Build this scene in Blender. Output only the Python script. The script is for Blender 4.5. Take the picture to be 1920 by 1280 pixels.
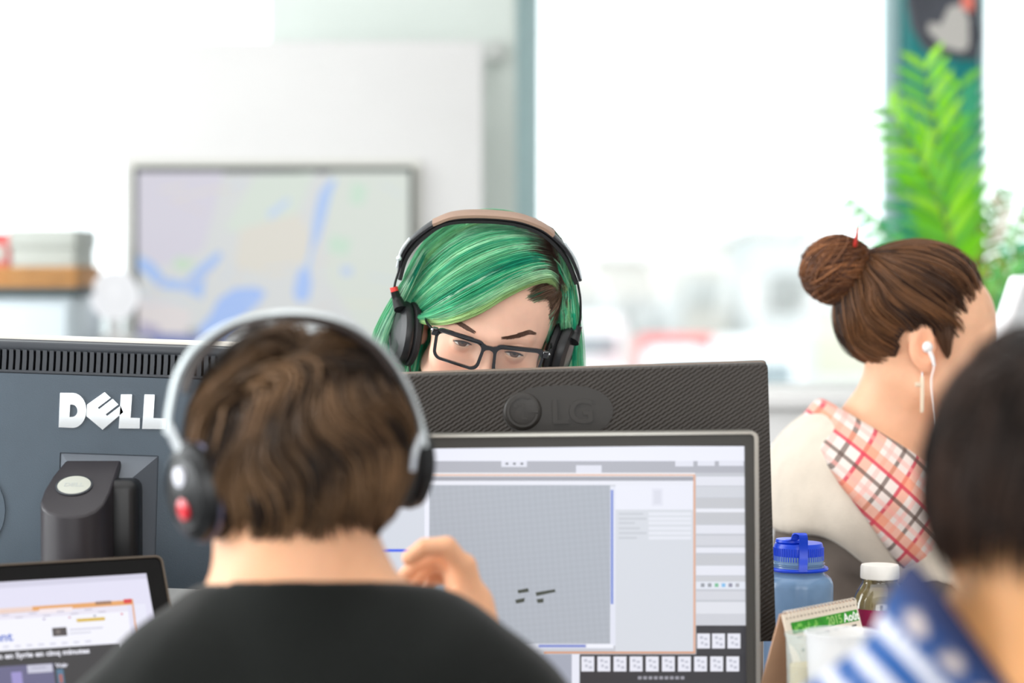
import bpy, bmesh, math, random
import numpy as np
from mathutils import Vector, Matrix

for _o in list(bpy.data.objects):
    bpy.data.objects.remove(_o)
scene = bpy.context.scene
COL = scene.collection
rng = np.random.default_rng(7)
random.seed(7)
PI = math.pi

# ---------------------------------------------------------------- camera
F = 4533.0                      # focal length in pixels of the 1920 px frame
CAMZ = 1.32
PITCH = math.atan(140 / F)      # looking slightly down
cam = bpy.data.cameras.new('camera')
camo = bpy.data.objects.new('camera', cam)
COL.objects.link(camo)
camo.location = (0, 0, CAMZ)
camo.rotation_euler = (PI / 2 - PITCH, 0, 0)
cam.sensor_width = 36
cam.lens = 36 * F / 1920
cam.clip_start = 0.05
cam.clip_end = 500
cam.dof.use_dof = True
cam.dof.focus_distance = 2.93
cam.dof.aperture_fstop = 2.7
scene.camera = camo

# ---------------------------------------------------------------- world: even white overcast sky
world = bpy.data.worlds.new('overcast_sky')
scene.world = world
world.use_nodes = True
bgn = world.node_tree.nodes['Background']
bgn.inputs['Color'].default_value = (0.95, 0.98, 1.0, 1)
bgn.inputs['Strength'].default_value = 2.5

# ---------------------------------------------------------------- left window daylight and two added fill lights
def area(name, loc, rot, sx, sy, power, color=(1, 1, 1)):
    l = bpy.data.lights.new(name, 'AREA')
    l.shape = 'RECTANGLE'
    l.size, l.size_y, l.energy, l.color = sx, sy, power, color
    o = bpy.data.objects.new(name, l)
    o.location, o.rotation_euler = loc, rot
    COL.objects.link(o)
    return o
area('daylight_left_window', (-3.6, 2.4, 1.95), (0, -PI / 2, 0), 2.0, 5.0, 195, (0.97, 0.99, 1.0))
area('rear_fill', (0.3, -2.8, 2.0), (PI / 2, 0, 0), 5.0, 2.0, 80, (1.0, 0.98, 0.95))  # added fill behind the camera, for surfaces that face it
area('ceiling_fill', (0.0, 2.6, 3.1), (0, 0, 0), 4.0, 5.0, 75, (1.0, 0.985, 0.96))  # added overhead fill; the ceiling above it is closed and has no fixture

vs = scene.view_settings
vs.view_transform = 'Standard'
vs.look = 'None'
vs.exposure = 0.0
vs.gamma = 1.0
try:
    vs.use_curve_mapping = False
except Exception:
    pass

# ---------------------------------------------------------------- pixel geometry
CA, SA = math.cos(PITCH), math.sin(PITCH)
CAM = np.array([0, 0, CAMZ])
def ray(px, py):
    u, v = (px - 960) / F, (640 - py) / F
    return np.array([u, CA + SA * v, -SA + CA * v])
def P(px, py, Y):
    d = ray(px, py)
    return CAM + d * (Y / d[1])
def project(p):
    p = np.asarray(p, float) - CAM
    z = p[..., 1] * CA - p[..., 2] * SA
    v = p[..., 1] * SA + p[..., 2] * CA
    return np.stack([960 + F * p[..., 0] / z, 640 - F * v / z], -1)

# ---------------------------------------------------------------- materials
def lin(c):
    c = np.array(c, float) / 255.0
    return tuple(np.where(c <= 0.04045, c / 12.92, ((c + 0.055) / 1.055) ** 2.4))
def mat(name, rgb, rough=0.5, metal=0.0, spec=0.5, noise=0.0, nscale=20.0, bump=0.0, bscale=200.0, attr=False,
        sub=0.0, emit=None, alpha=1.0, coat=0.0, sheen=0.0, trans=0.0, ior=1.45):
    m = bpy.data.materials.new(name)
    m.use_nodes = True
    nt = m.node_tree
    b = nt.nodes['Principled BSDF']
    c = lin(rgb)
    b.inputs['Base Color'].default_value = (*c, 1)
    b.inputs['Roughness'].default_value = rough
    b.inputs['Metallic'].default_value = metal
    b.inputs['Specular IOR Level'].default_value = spec
    b.inputs['IOR'].default_value = ior
    b.inputs['Coat Weight'].default_value = coat
    b.inputs['Sheen Weight'].default_value = sheen
    b.inputs['Transmission Weight'].default_value = trans
    b.inputs['Alpha'].default_value = alpha
    if sub:
        b.inputs['Subsurface Weight'].default_value = sub
        b.inputs['Subsurface Radius'].default_value = (1.0, 0.35, 0.2)
        b.inputs['Subsurface Scale'].default_value = 0.008
    tc = nt.nodes.new('ShaderNodeTexCoord')
    src = None
    if attr:
        a = nt.nodes.new('ShaderNodeAttribute')
        a.attribute_name = 'Col'
        src = a.outputs['Color']
    if noise:
        n = nt.nodes.new('ShaderNodeTexNoise')
        n.inputs['Scale'].default_value = nscale
        n.inputs['Detail'].default_value = 4
        nt.links.new(tc.outputs['Object'], n.inputs['Vector'])
        mx = nt.nodes.new('ShaderNodeMix')
        mx.data_type = 'RGBA'
        mx.blend_type = 'MULTIPLY'
        mx.inputs[0].default_value = 1.0
        rr = nt.nodes.new('ShaderNodeMapRange')
        rr.inputs[1].default_value = 0.3
        rr.inputs[2].default_value = 0.7
        rr.inputs[3].default_value = 1.0 - noise
        rr.inputs[4].default_value = 1.0 + noise * 0.4
        nt.links.new(n.outputs['Fac'], rr.inputs[0])
        if src:
            nt.links.new(src, mx.inputs[6])
        else:
            mx.inputs[6].default_value = (*c, 1)
        nt.links.new(rr.outputs[0], mx.inputs[7])
        src = mx.outputs[2]
    if src:
        nt.links.new(src, b.inputs['Base Color'])
    if bump:
        n = nt.nodes.new('ShaderNodeTexNoise')
        n.inputs['Scale'].default_value = bscale
        n.inputs['Detail'].default_value = 3
        nt.links.new(tc.outputs['Object'], n.inputs['Vector'])
        bp = nt.nodes.new('ShaderNodeBump')
        bp.inputs['Strength'].default_value = bump
        bp.inputs['Distance'].default_value = 0.002
        nt.links.new(n.outputs['Fac'], bp.inputs['Height'])
        nt.links.new(bp.outputs[0], b.inputs['Normal'])
    if emit is not None:
        if attr:
            nt.links.new(src, b.inputs['Emission Color'])
            b.inputs['Base Color'].default_value = (0.02, 0.02, 0.02, 1)
            for l in list(b.inputs['Base Color'].links):
                nt.links.remove(l)
        else:
            b.inputs['Emission Color'].default_value = (*c, 1)
            b.inputs['Base Color'].default_value = (0.02, 0.02, 0.02, 1)
        b.inputs['Emission Strength'].default_value = emit
    return m
def glass(name, tint=(255, 255, 255), rough=0.02, gloss=0.08):
    m = bpy.data.materials.new(name)
    m.use_nodes = True
    nt = m.node_tree
    nt.nodes.clear()
    t = nt.nodes.new('ShaderNodeBsdfTransparent')
    t.inputs[0].default_value = (*lin(tint), 1)
    g = nt.nodes.new('ShaderNodeBsdfGlossy')
    g.inputs['Roughness'].default_value = rough
    fr = nt.nodes.new('ShaderNodeFresnel')
    fr.inputs[0].default_value = 1.45
    ad = nt.nodes.new('ShaderNodeMath')
    ad.operation = 'ADD'
    ad.inputs[1].default_value = gloss
    mx = nt.nodes.new('ShaderNodeMixShader')
    o = nt.nodes.new('ShaderNodeOutputMaterial')
    nt.links.new(fr.outputs[0], ad.inputs[0])
    nt.links.new(ad.outputs[0], mx.inputs[0])
    nt.links.new(t.outputs[0], mx.inputs[1])
    nt.links.new(g.outputs[0], mx.inputs[2])
    nt.links.new(mx.outputs[0], o.inputs[0])
    return m

# ---------------------------------------------------------------- mesh helpers
class MB:
    """collects shapes (world coordinates) that become ONE mesh object"""
    def __init__(s, M=None):
        s.v, s.f, s.c = [], [], []
        s.n = 0
        s.M = M
    def add(s, V, Fc, col=None, M=None):
        V = np.asarray(V, float).reshape(-1, 3)
        if M is not None:
            A = np.array(M)
            V = V @ A[:3, :3].T + A[:3, 3]
        if s.M is not None:
            A = np.array(s.M)
            V = V @ A[:3, :3].T + A[:3, 3]
        s.v.append(V)
        s.f += [tuple(int(i) + s.n for i in f) for f in Fc]
        s.c += [col] * len(Fc)
        s.n += len(V)
        return s
    def bm(s, bm, col=None, M=None):
        bm.verts.index_update()
        s.add([v.co[:] for v in bm.verts], [[v.index for v in f.verts] for f in bm.faces], col, M)
        bm.free()
        return s
    def box(s, lo, hi, bev=0.0, seg=2, col=None, M=None):
        lo, hi = np.array(lo, float), np.array(hi, float)
        bm = bmesh.new()
        bmesh.ops.create_cube(bm, size=1.0)
        for v in bm.verts:
            v.co = Vector(lo + (np.array(v.co) + 0.5) * (hi - lo))
        if bev:
            bev = min(bev, 0.49 * float(min(hi - lo)))
            bmesh.ops.bevel(bm, geom=bm.edges[:], offset=bev, segments=seg, affect='EDGES', profile=0.5)
        return s.bm(bm, col, M)
    def tube(s, pts, r, n=10, col=None, M=None, cap=True, flat=1.0, closed=False):
        pts = np.asarray(pts, float)
        N = len(pts)
        R = np.full(N, r) if np.isscalar(r) else np.asarray(r, float)
        if closed:
            T = np.roll(pts, -1, 0) - np.roll(pts, 1, 0)
        else:
            T = np.gradient(pts, axis=0)
        T /= np.linalg.norm(T, axis=1)[:, None] + 1e-12
        ref = np.array([0, 0, 1.0]) if abs(T[0][2]) < 0.9 else np.array([1.0, 0, 0])
        a = ref - T[0] * np.dot(ref, T[0])
        A = []
        for t in T:
            a = a - t * np.dot(a, t)
            a /= np.linalg.norm(a) + 1e-12
            A.append(a)
        A = np.array(A)
        B = np.cross(T, A)
        th = np.arange(n) * 2 * PI / n
        V = pts[:, None] + R[:, None, None] * (np.cos(th)[None, :, None] * A[:, None] + flat * np.sin(th)[None, :, None] * B[:, None])
        Fc = []
        for i in range(N if closed else N - 1):
            j = (i + 1) % N
            for k in range(n):
                l = (k + 1) % n
                Fc.append((i * n + k, i * n + l, j * n + l, j * n + k))
        if cap and not closed:
            Fc.append(tuple(range(n - 1, -1, -1)))
            Fc.append(tuple((N - 1) * n + k for k in range(n)))
        return s.add(V.reshape(-1, 3), Fc, col, M)
    def lathe(s, prof, center=(0, 0, 0), n=32, col=None, M=None, capb=True, capt=True):
        """prof: (radius, z) from bottom to top around a vertical axis"""
        c = np.array(center, float)
        V, Fc = [], []
        for r, z in prof:
            for k in range(n):
                a = 2 * PI * k / n
                V.append(c + (r * math.cos(a), r * math.sin(a), z))
        for i in range(len(prof) - 1):
            for k in range(n):
                l = (k + 1) % n
                Fc.append((i * n + k, i * n + l, (i + 1) * n + l, (i + 1) * n + k))
        if capb:
            Fc.append(tuple(range(n - 1, -1, -1)))
        if capt:
            Fc.append(tuple((len(prof) - 1) * n + k for k in range(n)))
        return s.add(V, Fc, col, M)
    def prism(s, loop, y0, y1, col=None, M=None):
        """loop of (x, z), extruded along y"""
        L = len(loop)
        V = [(x, y0, z) for x, z in loop] + [(x, y1, z) for x, z in loop]
        Fc = [(i, (i + 1) % L, (i + 1) % L + L, i + L) for i in range(L)]
        Fc += [tuple(range(L - 1, -1, -1)), tuple(range(L, 2 * L))]
        return s.add(V, Fc, col, M)
    def ball(s, c, r, n=16, col=None, M=None):
        bm = bmesh.new()
        bmesh.ops.create_uvsphere(bm, u_segments=n * 2, v_segments=n, radius=1.0)
        r = np.array(r) * np.ones(3)
        for v in bm.verts:
            v.co = Vector(np.array(v.co) * r + np.array(c))
        return s.bm(bm, col, M)
    def build(s, name, m, parent=None, smooth=True, sharp=40):
        V = np.concatenate(s.v)
        return make_obj(name, V, s.f, m, parent, smooth, sharp, fcol=s.c if any(c is not None for c in s.c) else None)

def worldloc(o):
    l = np.zeros(3)
    while o is not None:
        l = l + np.array(o.location)
        o = o.parent
    return l
def make_obj(name, V, faces, m, parent=None, smooth=True, sharp=40, fcol=None, vcol=None):
    me = bpy.data.meshes.new(name)
    V = np.asarray(V, float) - worldloc(parent)
    if isinstance(faces, np.ndarray):
        nf, k = faces.shape
        me.vertices.add(len(V))
        me.vertices.foreach_set('co', V.astype(np.float32).ravel())
        me.loops.add(nf * k)
        me.loops.foreach_set('vertex_index', faces.astype(np.int32).ravel())
        me.polygons.add(nf)
        me.polygons.foreach_set('loop_start', np.arange(0, nf * k, k, dtype=np.int32))
        me.update(calc_edges=True)
    else:
        me.from_pydata(V.tolist(), [], faces)
        bm = bmesh.new()
        bm.from_mesh(me)
        if fcol is None:
            bmesh.ops.recalc_face_normals(bm, faces=bm.faces[:])
        bm.to_mesh(me)
        bm.free()
    if smooth:
        me.polygons.foreach_set('use_smooth', np.ones(len(me.polygons), bool))
        if sharp and sharp < 179:
            try:
                me.set_sharp_from_angle(angle=math.radians(sharp))
            except Exception:
                pass
    if fcol is not None:
        a = me.color_attributes.new('Col', 'FLOAT_COLOR', 'CORNER')
        buf = []
        for p in me.polygons:
            c = fcol[p.index] or (255, 255, 255)
            c = (*lin(c), 1.0)
            buf += list(c) * p.loop_total
        a.data.foreach_set('color', np.array(buf, np.float32))
    if vcol is not None:
        a = me.color_attributes.new('Col', 'FLOAT_COLOR', 'POINT')
        a.data.foreach_set('color', np.concatenate([vcol, np.ones((len(vcol), 1))], 1).astype(np.float32).ravel())
    me.materials.append(m)
    o = bpy.data.objects.new(name, me)
    COL.objects.link(o)
    if parent is not None:
        o.parent = parent
    return o
def tag(o, label=None, cat=None, group=None, kind=None):
    if label: o['label'] = label
    if cat: o['category'] = cat
    if group: o['group'] = group
    if kind: o['kind'] = kind
    return o
def thing(name, loc, label, cat, group=None):
    o = bpy.data.objects.new(name, None)
    o.empty_display_size = 0.05
    COL.objects.link(o)
    o.location = Vector([float(x) for x in loc])
    return tag(o, label, cat, group)
def inst(o, loc=None, parent=None, rot=None, name=None):
    c = o.copy()
    COL.objects.link(c)
    if loc is not None: c.location = Vector(loc)
    if rot is not None: c.rotation_euler = rot
    if parent is not None: c.parent = parent
    return c

class Plane:
    """a flat face: origin, unit right, unit up; normal points back to the viewer side"""
    def __init__(s, O, ex, ez):
        s.O, s.ex, s.ez = [np.array(a, float) for a in (O, ex, ez)]
        s.ex /= np.linalg.norm(s.ex)
        s.ez -= s.ex * s.ex.dot(s.ez)
        s.ez /= np.linalg.norm(s.ez)
        s.ey = np.cross(s.ez, s.ex)      # points away from the viewer for ex=+X, ez=+Z
        M = np.eye(4)
        M[:3, 0], M[:3, 1], M[:3, 2], M[:3, 3] = s.ex, s.ey, s.ez, s.O
        s.M = M
    def uv(s, px, py, dy=0.0):
        d = ray(px, py)
        O = s.O + s.ey * dy
        t = s.ey.dot(O - CAM) / s.ey.dot(d)
        q = CAM + d * t - O
        return float(q.dot(s.ex)), float(q.dot(s.ez))
    def pt(s, u, v, w=0.0):
        return s.O + s.ex * u + s.ez * v + s.ey * w
    def quad(s, mb, x0, y0, x1, y1, col, lift):
        """a flat patch whose corners are measured in the photograph"""
        c = [s.uv(x0, y0), s.uv(x1, y0), s.uv(x1, y1), s.uv(x0, y1)]
        mb.add([(u, -lift, v) for u, v in c], [(3, 2, 1, 0)], col, s.M)
    def poly(s, mb, pts, col, lift):
        c = [s.uv(x, y) for x, y in pts]
        mb.add([(u, -lift, v) for u, v in c], [tuple(range(len(c)))], col, s.M)
def rolled(px, py, Y, deg):
    r = math.radians(deg)   # positive: counter-clockwise in the picture
    return Plane(P(px, py, Y), (math.cos(r), 0, math.sin(r)), (-math.sin(r), 0, math.cos(r)))
def text_geo(txt, size, ext=0.0, bold=0.0, align='LEFT', shear=0.0, sx=1.0):
    cu = bpy.data.curves.new('txt', 'FONT')
    cu.body, cu.size, cu.extrude, cu.offset, cu.align_x, cu.shear = txt, size, ext, bold, align, shear
    cu.resolution_u = 3
    o = bpy.data.objects.new('txt', cu)
    COL.objects.link(o)
    dg = bpy.context.evaluated_depsgraph_get()
    me = bpy.data.meshes.new_from_object(o.evaluated_get(dg))
    V = [(v.co.x * sx, -v.co.z, v.co.y) for v in me.vertices]
    Fc = [tuple(p.vertices) for p in me.polygons]
    bpy.data.objects.remove(o)
    bpy.data.curves.remove(cu)
    bpy.data.meshes.remove(me)
    return V, Fc
def shape_geo(loops, ext, y=0.0):
    """flat letter from closed (x, z) loops (holes allowed), extruded by ext"""
    cu = bpy.data.curves.new('shp', 'CURVE')
    cu.dimensions, cu.fill_mode, cu.extrude = '2D', 'BOTH', ext / 2
    for L in loops:
        sp = cu.splines.new('POLY')
        sp.points.add(len(L) - 1)
        for p, (x, z) in zip(sp.points, L):
            p.co = (x, z, 0, 1)
        sp.use_cyclic_u = True
    o = bpy.data.objects.new('shp', cu)
    COL.objects.link(o)
    dg = bpy.context.evaluated_depsgraph_get()
    me = bpy.data.meshes.new_from_object(o.evaluated_get(dg))
    V = [(v.co.x, y - v.co.z, v.co.y) for v in me.vertices]
    Fc = [tuple(p.vertices) for p in me.polygons]
    bpy.data.objects.remove(o)
    bpy.data.curves.remove(cu)
    bpy.data.meshes.remove(me)
    return V, Fc
def rrect(x0, z0, x1, z1, r, n=5):
    L = []
    for cx, cz, a0 in ((x1 - r, z1 - r, 0), (x0 + r, z1 - r, 90), (x0 + r, z0 + r, 180), (x1 - r, z0 + r, 270)):
        for k in range(n + 1):
            a = math.radians(a0 + 90 * k / n)
            L.append((cx + r * math.cos(a), cz + r * math.sin(a)))
    return L
def catmull(pts, n):
    p = np.asarray(pts, float)
    if len(p) == 2:
        t = np.linspace(0, 1, n)[:, None]
        return p[0] * (1 - t) + p[1] * t
    q = np.vstack([2 * p[0] - p[1], p, 2 * p[-1] - p[-2]])
    # chord-length parameter
    seg = np.linalg.norm(np.diff(p, axis=0), axis=1)
    cum = np.concatenate([[0], np.cumsum(seg)])
    t = np.linspace(0, cum[-1], n)
    i = np.clip(np.searchsorted(cum, t, side='right') - 1, 0, len(p) - 2)
    u = ((t - cum[i]) / np.maximum(seg[i], 1e-9))[:, None]
    a, b, c, d = q[i], q[i + 1], q[i + 2], q[i + 3]
    return 0.5 * (2 * b + (c - a) * u + (2 * a - 5 * b + 4 * c - d) * u ** 2 + (3 * b - a - 3 * c + d) * u ** 3)

# ================================================================ ROOM
M_WALL = mat('warm_white_paint', (221, 220, 219), 0.7, noise=0.03, nscale=3)
M_WALLG = mat('pale_green_white_paint', (226, 234, 228), 0.7, noise=0.03, nscale=3)
M_FLOOR = mat('grey_carpet', (150, 150, 150), 0.9, noise=0.2, nscale=60, bump=0.3)
M_FRAME = mat('pale_teal_window_frame', (196, 219, 222), 0.5, noise=0.03)
M_TEAL = mat('teal_paint', (0, 132, 132), 0.55, noise=0.06, nscale=8)
M_WINGLASS = glass('window_glass', (250, 253, 253), 0.0, 0.0)
M_DESK = mat('white_desk_laminate', (232, 232, 230), 0.35, noise=0.03)
M_METAL = mat('grey_painted_metal', (150, 152, 155), 0.4, 0.6, noise=0.05)
M_BLK = mat('black_plastic', (22, 22, 24), 0.38, noise=0.1)

def struct(name, mb, m, **k):
    return tag(mb.build(name, m, **k), kind='structure')
struct('floor', MB().box((-4, -3, -0.1), (5, 8.0, 0)), M_FLOOR)
struct('ceiling', MB().box((-4, -3, 3.25), (5, 8.0, 3.35)), M_WALL)
struct('wall_right', MB().box((5.0, -3, 0), (5.15, 8.0, 3.25)), M_WALL)
# left wall: piers with a long window between parapet and lintel
w = MB()
w.box((-4.15, -3, 0), (-4.0, 8.0, 0.8))
w.box((-4.15, -3, 2.9), (-4.0, 8.0, 3.25))
for y in (-3, -0.6, 5.2, 7.6):
    w.box((-4.15, y, 0.8), (-4.0, y + 0.4, 2.9))
struct('wall_left', w, M_WALL)
wd = tag(MB().box((-4.09, -2.6, 0.8), (-4.06, 7.6, 0.84)).build('window_1', M_FRAME), kind='structure')
MB().box((-4.08, -2.6, 0.84), (-4.07, 7.6, 2.9)).build('pane', M_WINGLASS, wd)
w = MB()
w.box((-4, -3.15, 0), (5, -3.0, 0.8)); w.box((-4, -3.15, 2.9), (5, -3.0, 3.25))
w.box((-4, -3.15, 0.8), (-2.4, -3.0, 2.9)); w.box((3.2, -3.15, 0.8), (5, -3.0, 2.9))
struct('wall_front', w, M_WALL)
# back wall: low parapet, lintel, glazing from side to side
YB = 7.5
zs = float(P(960, 790, YB)[2])
struct('wall_back', MB().box((-4, YB, 0), (5, YB + 0.15, zs)).box((-4, YB, 2.9), (5, YB + 0.15, 3.25)), M_WALL)
struct('trim_1', MB().box((-4, YB - 0.14, zs), (5, YB + 0.15, zs + 0.03), 0.006), M_FRAME)
def win(name, x0, x1):
    f = MB()
    for a, b in ((x0, x0 + 0.045), (x1 - 0.045, x1)):
        f.box((a, YB + 0.03, zs + 0.03), (b, YB + 0.1, 2.9), 0.005)
    f.box((x0, YB + 0.03, zs + 0.03), (x1, YB + 0.1, zs + 0.08), 0.005)
    f.box((x0, YB + 0.03, 2.85), (x1, YB + 0.1, 2.9), 0.005)
    o = tag(f.build(name, M_FRAME), kind='structure')
    MB().box((x0 + 0.04, YB + 0.055, zs + 0.07), (x1 - 0.04, YB + 0.065, 2.86)).build('pane', M_WINGLASS, o)
xm = float(P(984, 400, YB)[0]); xt0 = float(P(1688, 300, YB)[0]); xt1 = float(P(1824, 300, YB)[0])
win('window_2', -4.0, xm)
win('window_3', xm, xt0)
win('window_4', xt1, 5.0)
struct('trim_2', MB().box((xt0, YB - 0.12, zs), (xt1, YB + 0.12, 3.25), 0.01), M_TEAL)
# wide pale column and the lower white partition in front of it
c0, c1 = P(503, 300, 7.1), P(968, 300, 7.1)
struct('wall_column', MB().box((c0[0], 7.1, 0), (c1[0], 7.45, 3.25), 0.012), M_WALLG)
YP = 6.6
a, b = P(229, 76, YP), P(905, 76, YP)
part = tag(MB().box((a[0], YP, 0), (b[0], YP + 0.12, a[2]), 0.006).build('wall_partition', M_WALL), kind='structure')
# small grey hinge plate on the column
t = thing('door_closer', P(925, 96, 7.08), 'small pale grey closer fitting on the pale column beside the window', 'fitting')
q = P(925, 96, 7.06)
M_PMET = mat('pale_grey_metal', (205, 208, 204), .5)
MB().box(q - (0.03, 0.02, 0.03), q + (0.03, 0.02, 0.03), 0.006).build('body', M_PMET, t)
MB().box(q + (-0.045, -0.01, -0.03), q + (-0.025, 0.01, -0.12), 0.004).build('arm', M_PMET, t)

# ================================================================ OUTDOORS (seen through the windows)
GZ = -2.0
tag(MB().box((-60, 9, GZ - 0.2), (80, 140, GZ)).build('ground', mat('pale_asphalt', (205, 205, 202), 0.9, noise=0.1, nscale=1)), kind='structure')
M_B1 = mat('pale_render', (216, 212, 206), 0.9, noise=0.06, nscale=0.6)
M_B2 = mat('grey_roof', (212, 211, 208), 0.9, noise=0.05)
M_B3 = mat('pale_blue_cladding', (212, 216, 216), 0.8, noise=0.05)
M_BWIN = mat('dull_window_glass', (205, 207, 206), 0.4)
M_CREAM = mat('cream_render', (226, 222, 205), 0.9, noise=0.05)
def building(px0, px1, pytop, Y, dep, m, label, nwin, roof=M_B2, blank=False):
    a, b = P(px0, pytop, Y), P(px1, pytop, Y)
    t = thing('building', (a[0], Y, GZ), label, 'building')
    MB().box((a[0], Y, GZ), (b[0], Y + dep, a[2])).build('wall', m, t)
    MB().box((a[0] - 0.2, Y - 0.2, a[2]), (b[0] + 0.2, Y + dep, a[2] + 0.25), 0.03).build('roof', roof, t)
    W = b[0] - a[0]
    w0 = None
    for k in range(nwin):
        x = a[0] + W * (k + 0.5) / nwin
        z = a[2] - 1.5
        if w0 is None:
            w0 = MB().box((x - 0.5, Y - 0.06, z - 0.5), (x + 0.5, Y + 0.02, z + 0.5), 0.02).build('window', M_BWIN, t)
            x00 = x
        else:
            inst(w0, (x - x00, 0, 0), t)
    return t
building(1050, 1270, 488, 66, 10, M_B1, 'long low pale building behind the green-haired person', 5)
building(1279, 1421, 462, 78, 10, M_B1, 'pale building one storey taller in the middle of the skyline', 3)
building(1424, 1528, 440, 62, 9, M_B3, 'pale blue-grey building behind the hair bun', 3)
building(1530, 1700, 470, 74, 9, M_CREAM, 'cream building right of the blue-grey one', 3)
building(1830, 2060, 560, 58, 9, M_B1, 'pale building behind the palm at the right edge', 4)
building(-260, 225, 585, 60, 8, M_B3, 'pale blue-grey low building behind the shelf boxes', 6)
M_TYRE = mat('tyre_rubber', (60, 60, 62), 0.8)
M_CGL = mat('car_glass', (150, 160, 165), 0.1)
def vehicle(name, pxc, pytop, Y, wpx, m, label, cat, van=False, L=4.4):
    c = P(pxc, pytop, Y)
    W = wpx * Y / F
    H = c[2] - GZ
    t = thing(name, (c[0], Y, GZ), label, cat)
    body = MB()
    lo = 0.3
    if van:
        loop = [(-W / 2, lo), (W / 2, lo), (W / 2, H * 0.9), (W * 0.44, H), (-W * 0.44, H), (-W / 2, H * 0.9)]
        body.prism(loop, -L / 2, L / 2, M=np.array([[1, 0, 0, c[0]], [0, 1, 0, Y + L / 2], [0, 0, 1, GZ], [0, 0, 0, 1]]))
    else:
        body.box((c[0] - W / 2, Y, GZ + lo), (c[0] + W / 2, Y + L, GZ + H * 0.62), 0.14, 3)
        body.box((c[0] - W * 0.42, Y + L * 0.22, GZ + H * 0.6), (c[0] + W * 0.42, Y + L * 0.85, GZ + H), 0.22, 3)
    body.build('body', m, t)
    if van:
        MB().box((c[0] - W * 0.4, Y - 0.02, GZ + H * 0.55), (c[0] + W * 0.4, Y + 0.03, GZ + H * 0.82), 0.02).build('windscreen', M_CGL, t)
    else:
        MB().box((c[0] - W * 0.36, Y + L * 0.205, GZ + H * 0.66), (c[0] + W * 0.36, Y + L * 0.24, GZ + H * 0.9), 0.02).build('windscreen', M_CGL, t)
    R = 0.33
    w0 = None
    for sx in (-1, 1):
        for yy in (0.8, L - 0.9):
            Mw = np.array([[0, 0, 1, c[0] + sx * (W / 2 - 0.12)], [0, 1, 0, Y + yy], [-1, 0, 0, GZ + R], [0, 0, 0, 1]])
            MB().lathe([(R * .6, -0.1), (R, -0.08), (R, 0.08), (R * .6, 0.1)], n=16, M=Mw).build('wheel', M_TYRE, t)
M_WCAR = mat('white_car_paint', (250, 250, 252), 0.3)
M_RED = mat('red_car_paint', (225, 40, 45), 0.4)
vehicle('van', 1290, 640, 54, 158, M_RED, 'red van parked outside behind the green-haired person', 'van', True, 4.6)
vehicle('car', 1286, 662, 47, 150, M_WCAR, 'white car parked in front of the red van', 'car')
vehicle('van', 1436, 644, 46, 132, M_WCAR, 'white van parked outside right of the red van', 'van', True, 4.4)
vehicle('van', 1112, 596, 58, 120, M_WCAR, 'white van parked outside left of the red van', 'van', True, 4.6)
vehicle('car', 1475, 590, 75, 60, mat('dark_green_car_paint', (70, 85, 78), 0.5), 'dark car far away below the hair bun', 'car')

# ================================================================ things along the back windows
M_SHELF = mat('pale_blue_grey_cabinet', (205, 216, 222), 0.5, noise=0.03)
YS = 5.9
a, b = P(-190, 556, YS), P(132, 556, YS)
t = thing('cabinet', ((a[0] + b[0]) / 2, YS, 0), 'pale blue-grey low cabinet by the left window', 'cabinet')
MB().box((a[0], YS + 0.02, 0.05), (b[0] + 0.0, YS + 0.45, a[2]), 0.008).build('body', M_SHELF, t)
MB().box((a[0] - 0.01, YS, a[2]), (b[0] + 0.012, YS + 0.47, a[2] + 0.022), 0.006).build('top', mat('dark_edge_top', (70, 82, 84), 0.5), t)
xm2 = (a[0] + b[0]) / 2
for x0, x1 in ((a[0] + 0.01, xm2 - 0.004), (xm2 + 0.004, b[0] - 0.01)):
    d = MB().box((x0, YS, 0.08), (x1, YS + 0.02, a[2] - 0.02), 0.004).build('door', M_SHELF, t)
    MB().tube([(x1 - 0.04, YS - 0.02, 0.6), (x1 - 0.04, YS - 0.02, 0.75)], 0.005).build('handle', M_METAL, d)
zc = a[2] + 0.022
# wooden crate with a lip and a white box in it
tz = P(0, 500, YS)[2]
t = thing('wooden_crate', (a[0], YS + 0.2, zc), 'tan wooden crate on top of the pale cabinet', 'crate')
cr = P(138, 500, YS)[0] - .0
M_TAN = mat('tan_wood', (196, 142, 84), 0.6, noise=0.25, nscale=12)
for z0, z1 in ((zc, zc + (tz - zc) * 0.47), (zc + (tz - zc) * 0.53, tz)):
    MB().box((a[0], YS + 0.03, z0), (cr, YS + 0.045, z1), 0.003).build('slat', M_TAN, t)
MB().box((a[0], YS + 0.38, zc), (cr, YS + 0.395, tz), 0.003).build('back_panel', M_TAN, t)
for x in (a[0], cr - 0.015):
    MB().box((x, YS + 0.045, zc), (x + 0.015, YS + 0.38, tz), 0.003).build('end_panel', M_TAN, t)
MB().box((a[0] + 0.015, YS + 0.045, zc), (cr - 0.015, YS + 0.38, zc + 0.012)).build('bottom_panel', M_TAN, t)
M_GBOX = mat('pale_grey_card', (190, 195, 188), 0.7, noise=0.04)
p0, p1 = P(9, 428, YS), P(129, 428, YS)
t = thing('storage_box', (p0[0], YS + 0.2, zc + 0.012), 'pale grey lidded storage box standing in the tan crate', 'box')
MB().box((p0[0], YS + 0.07, zc + 0.012), (p1[0], YS + 0.36, p0[2] - 0.03), 0.004).build('body', M_GBOX, t)
MB().box((p0[0] - 0.004, YS + 0.06, p0[2] - 0.045), (p1[0] + 0.004, YS + 0.37, p0[2]), 0.004).build('lid', M_GBOX, t)
p2, p3 = P(-60, 436, YS), P(4, 436, YS)
t = thing('binder', (p2[0], YS + 0.2, zc + 0.012), 'red ring binder left of the pale grey box', 'binder')
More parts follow.
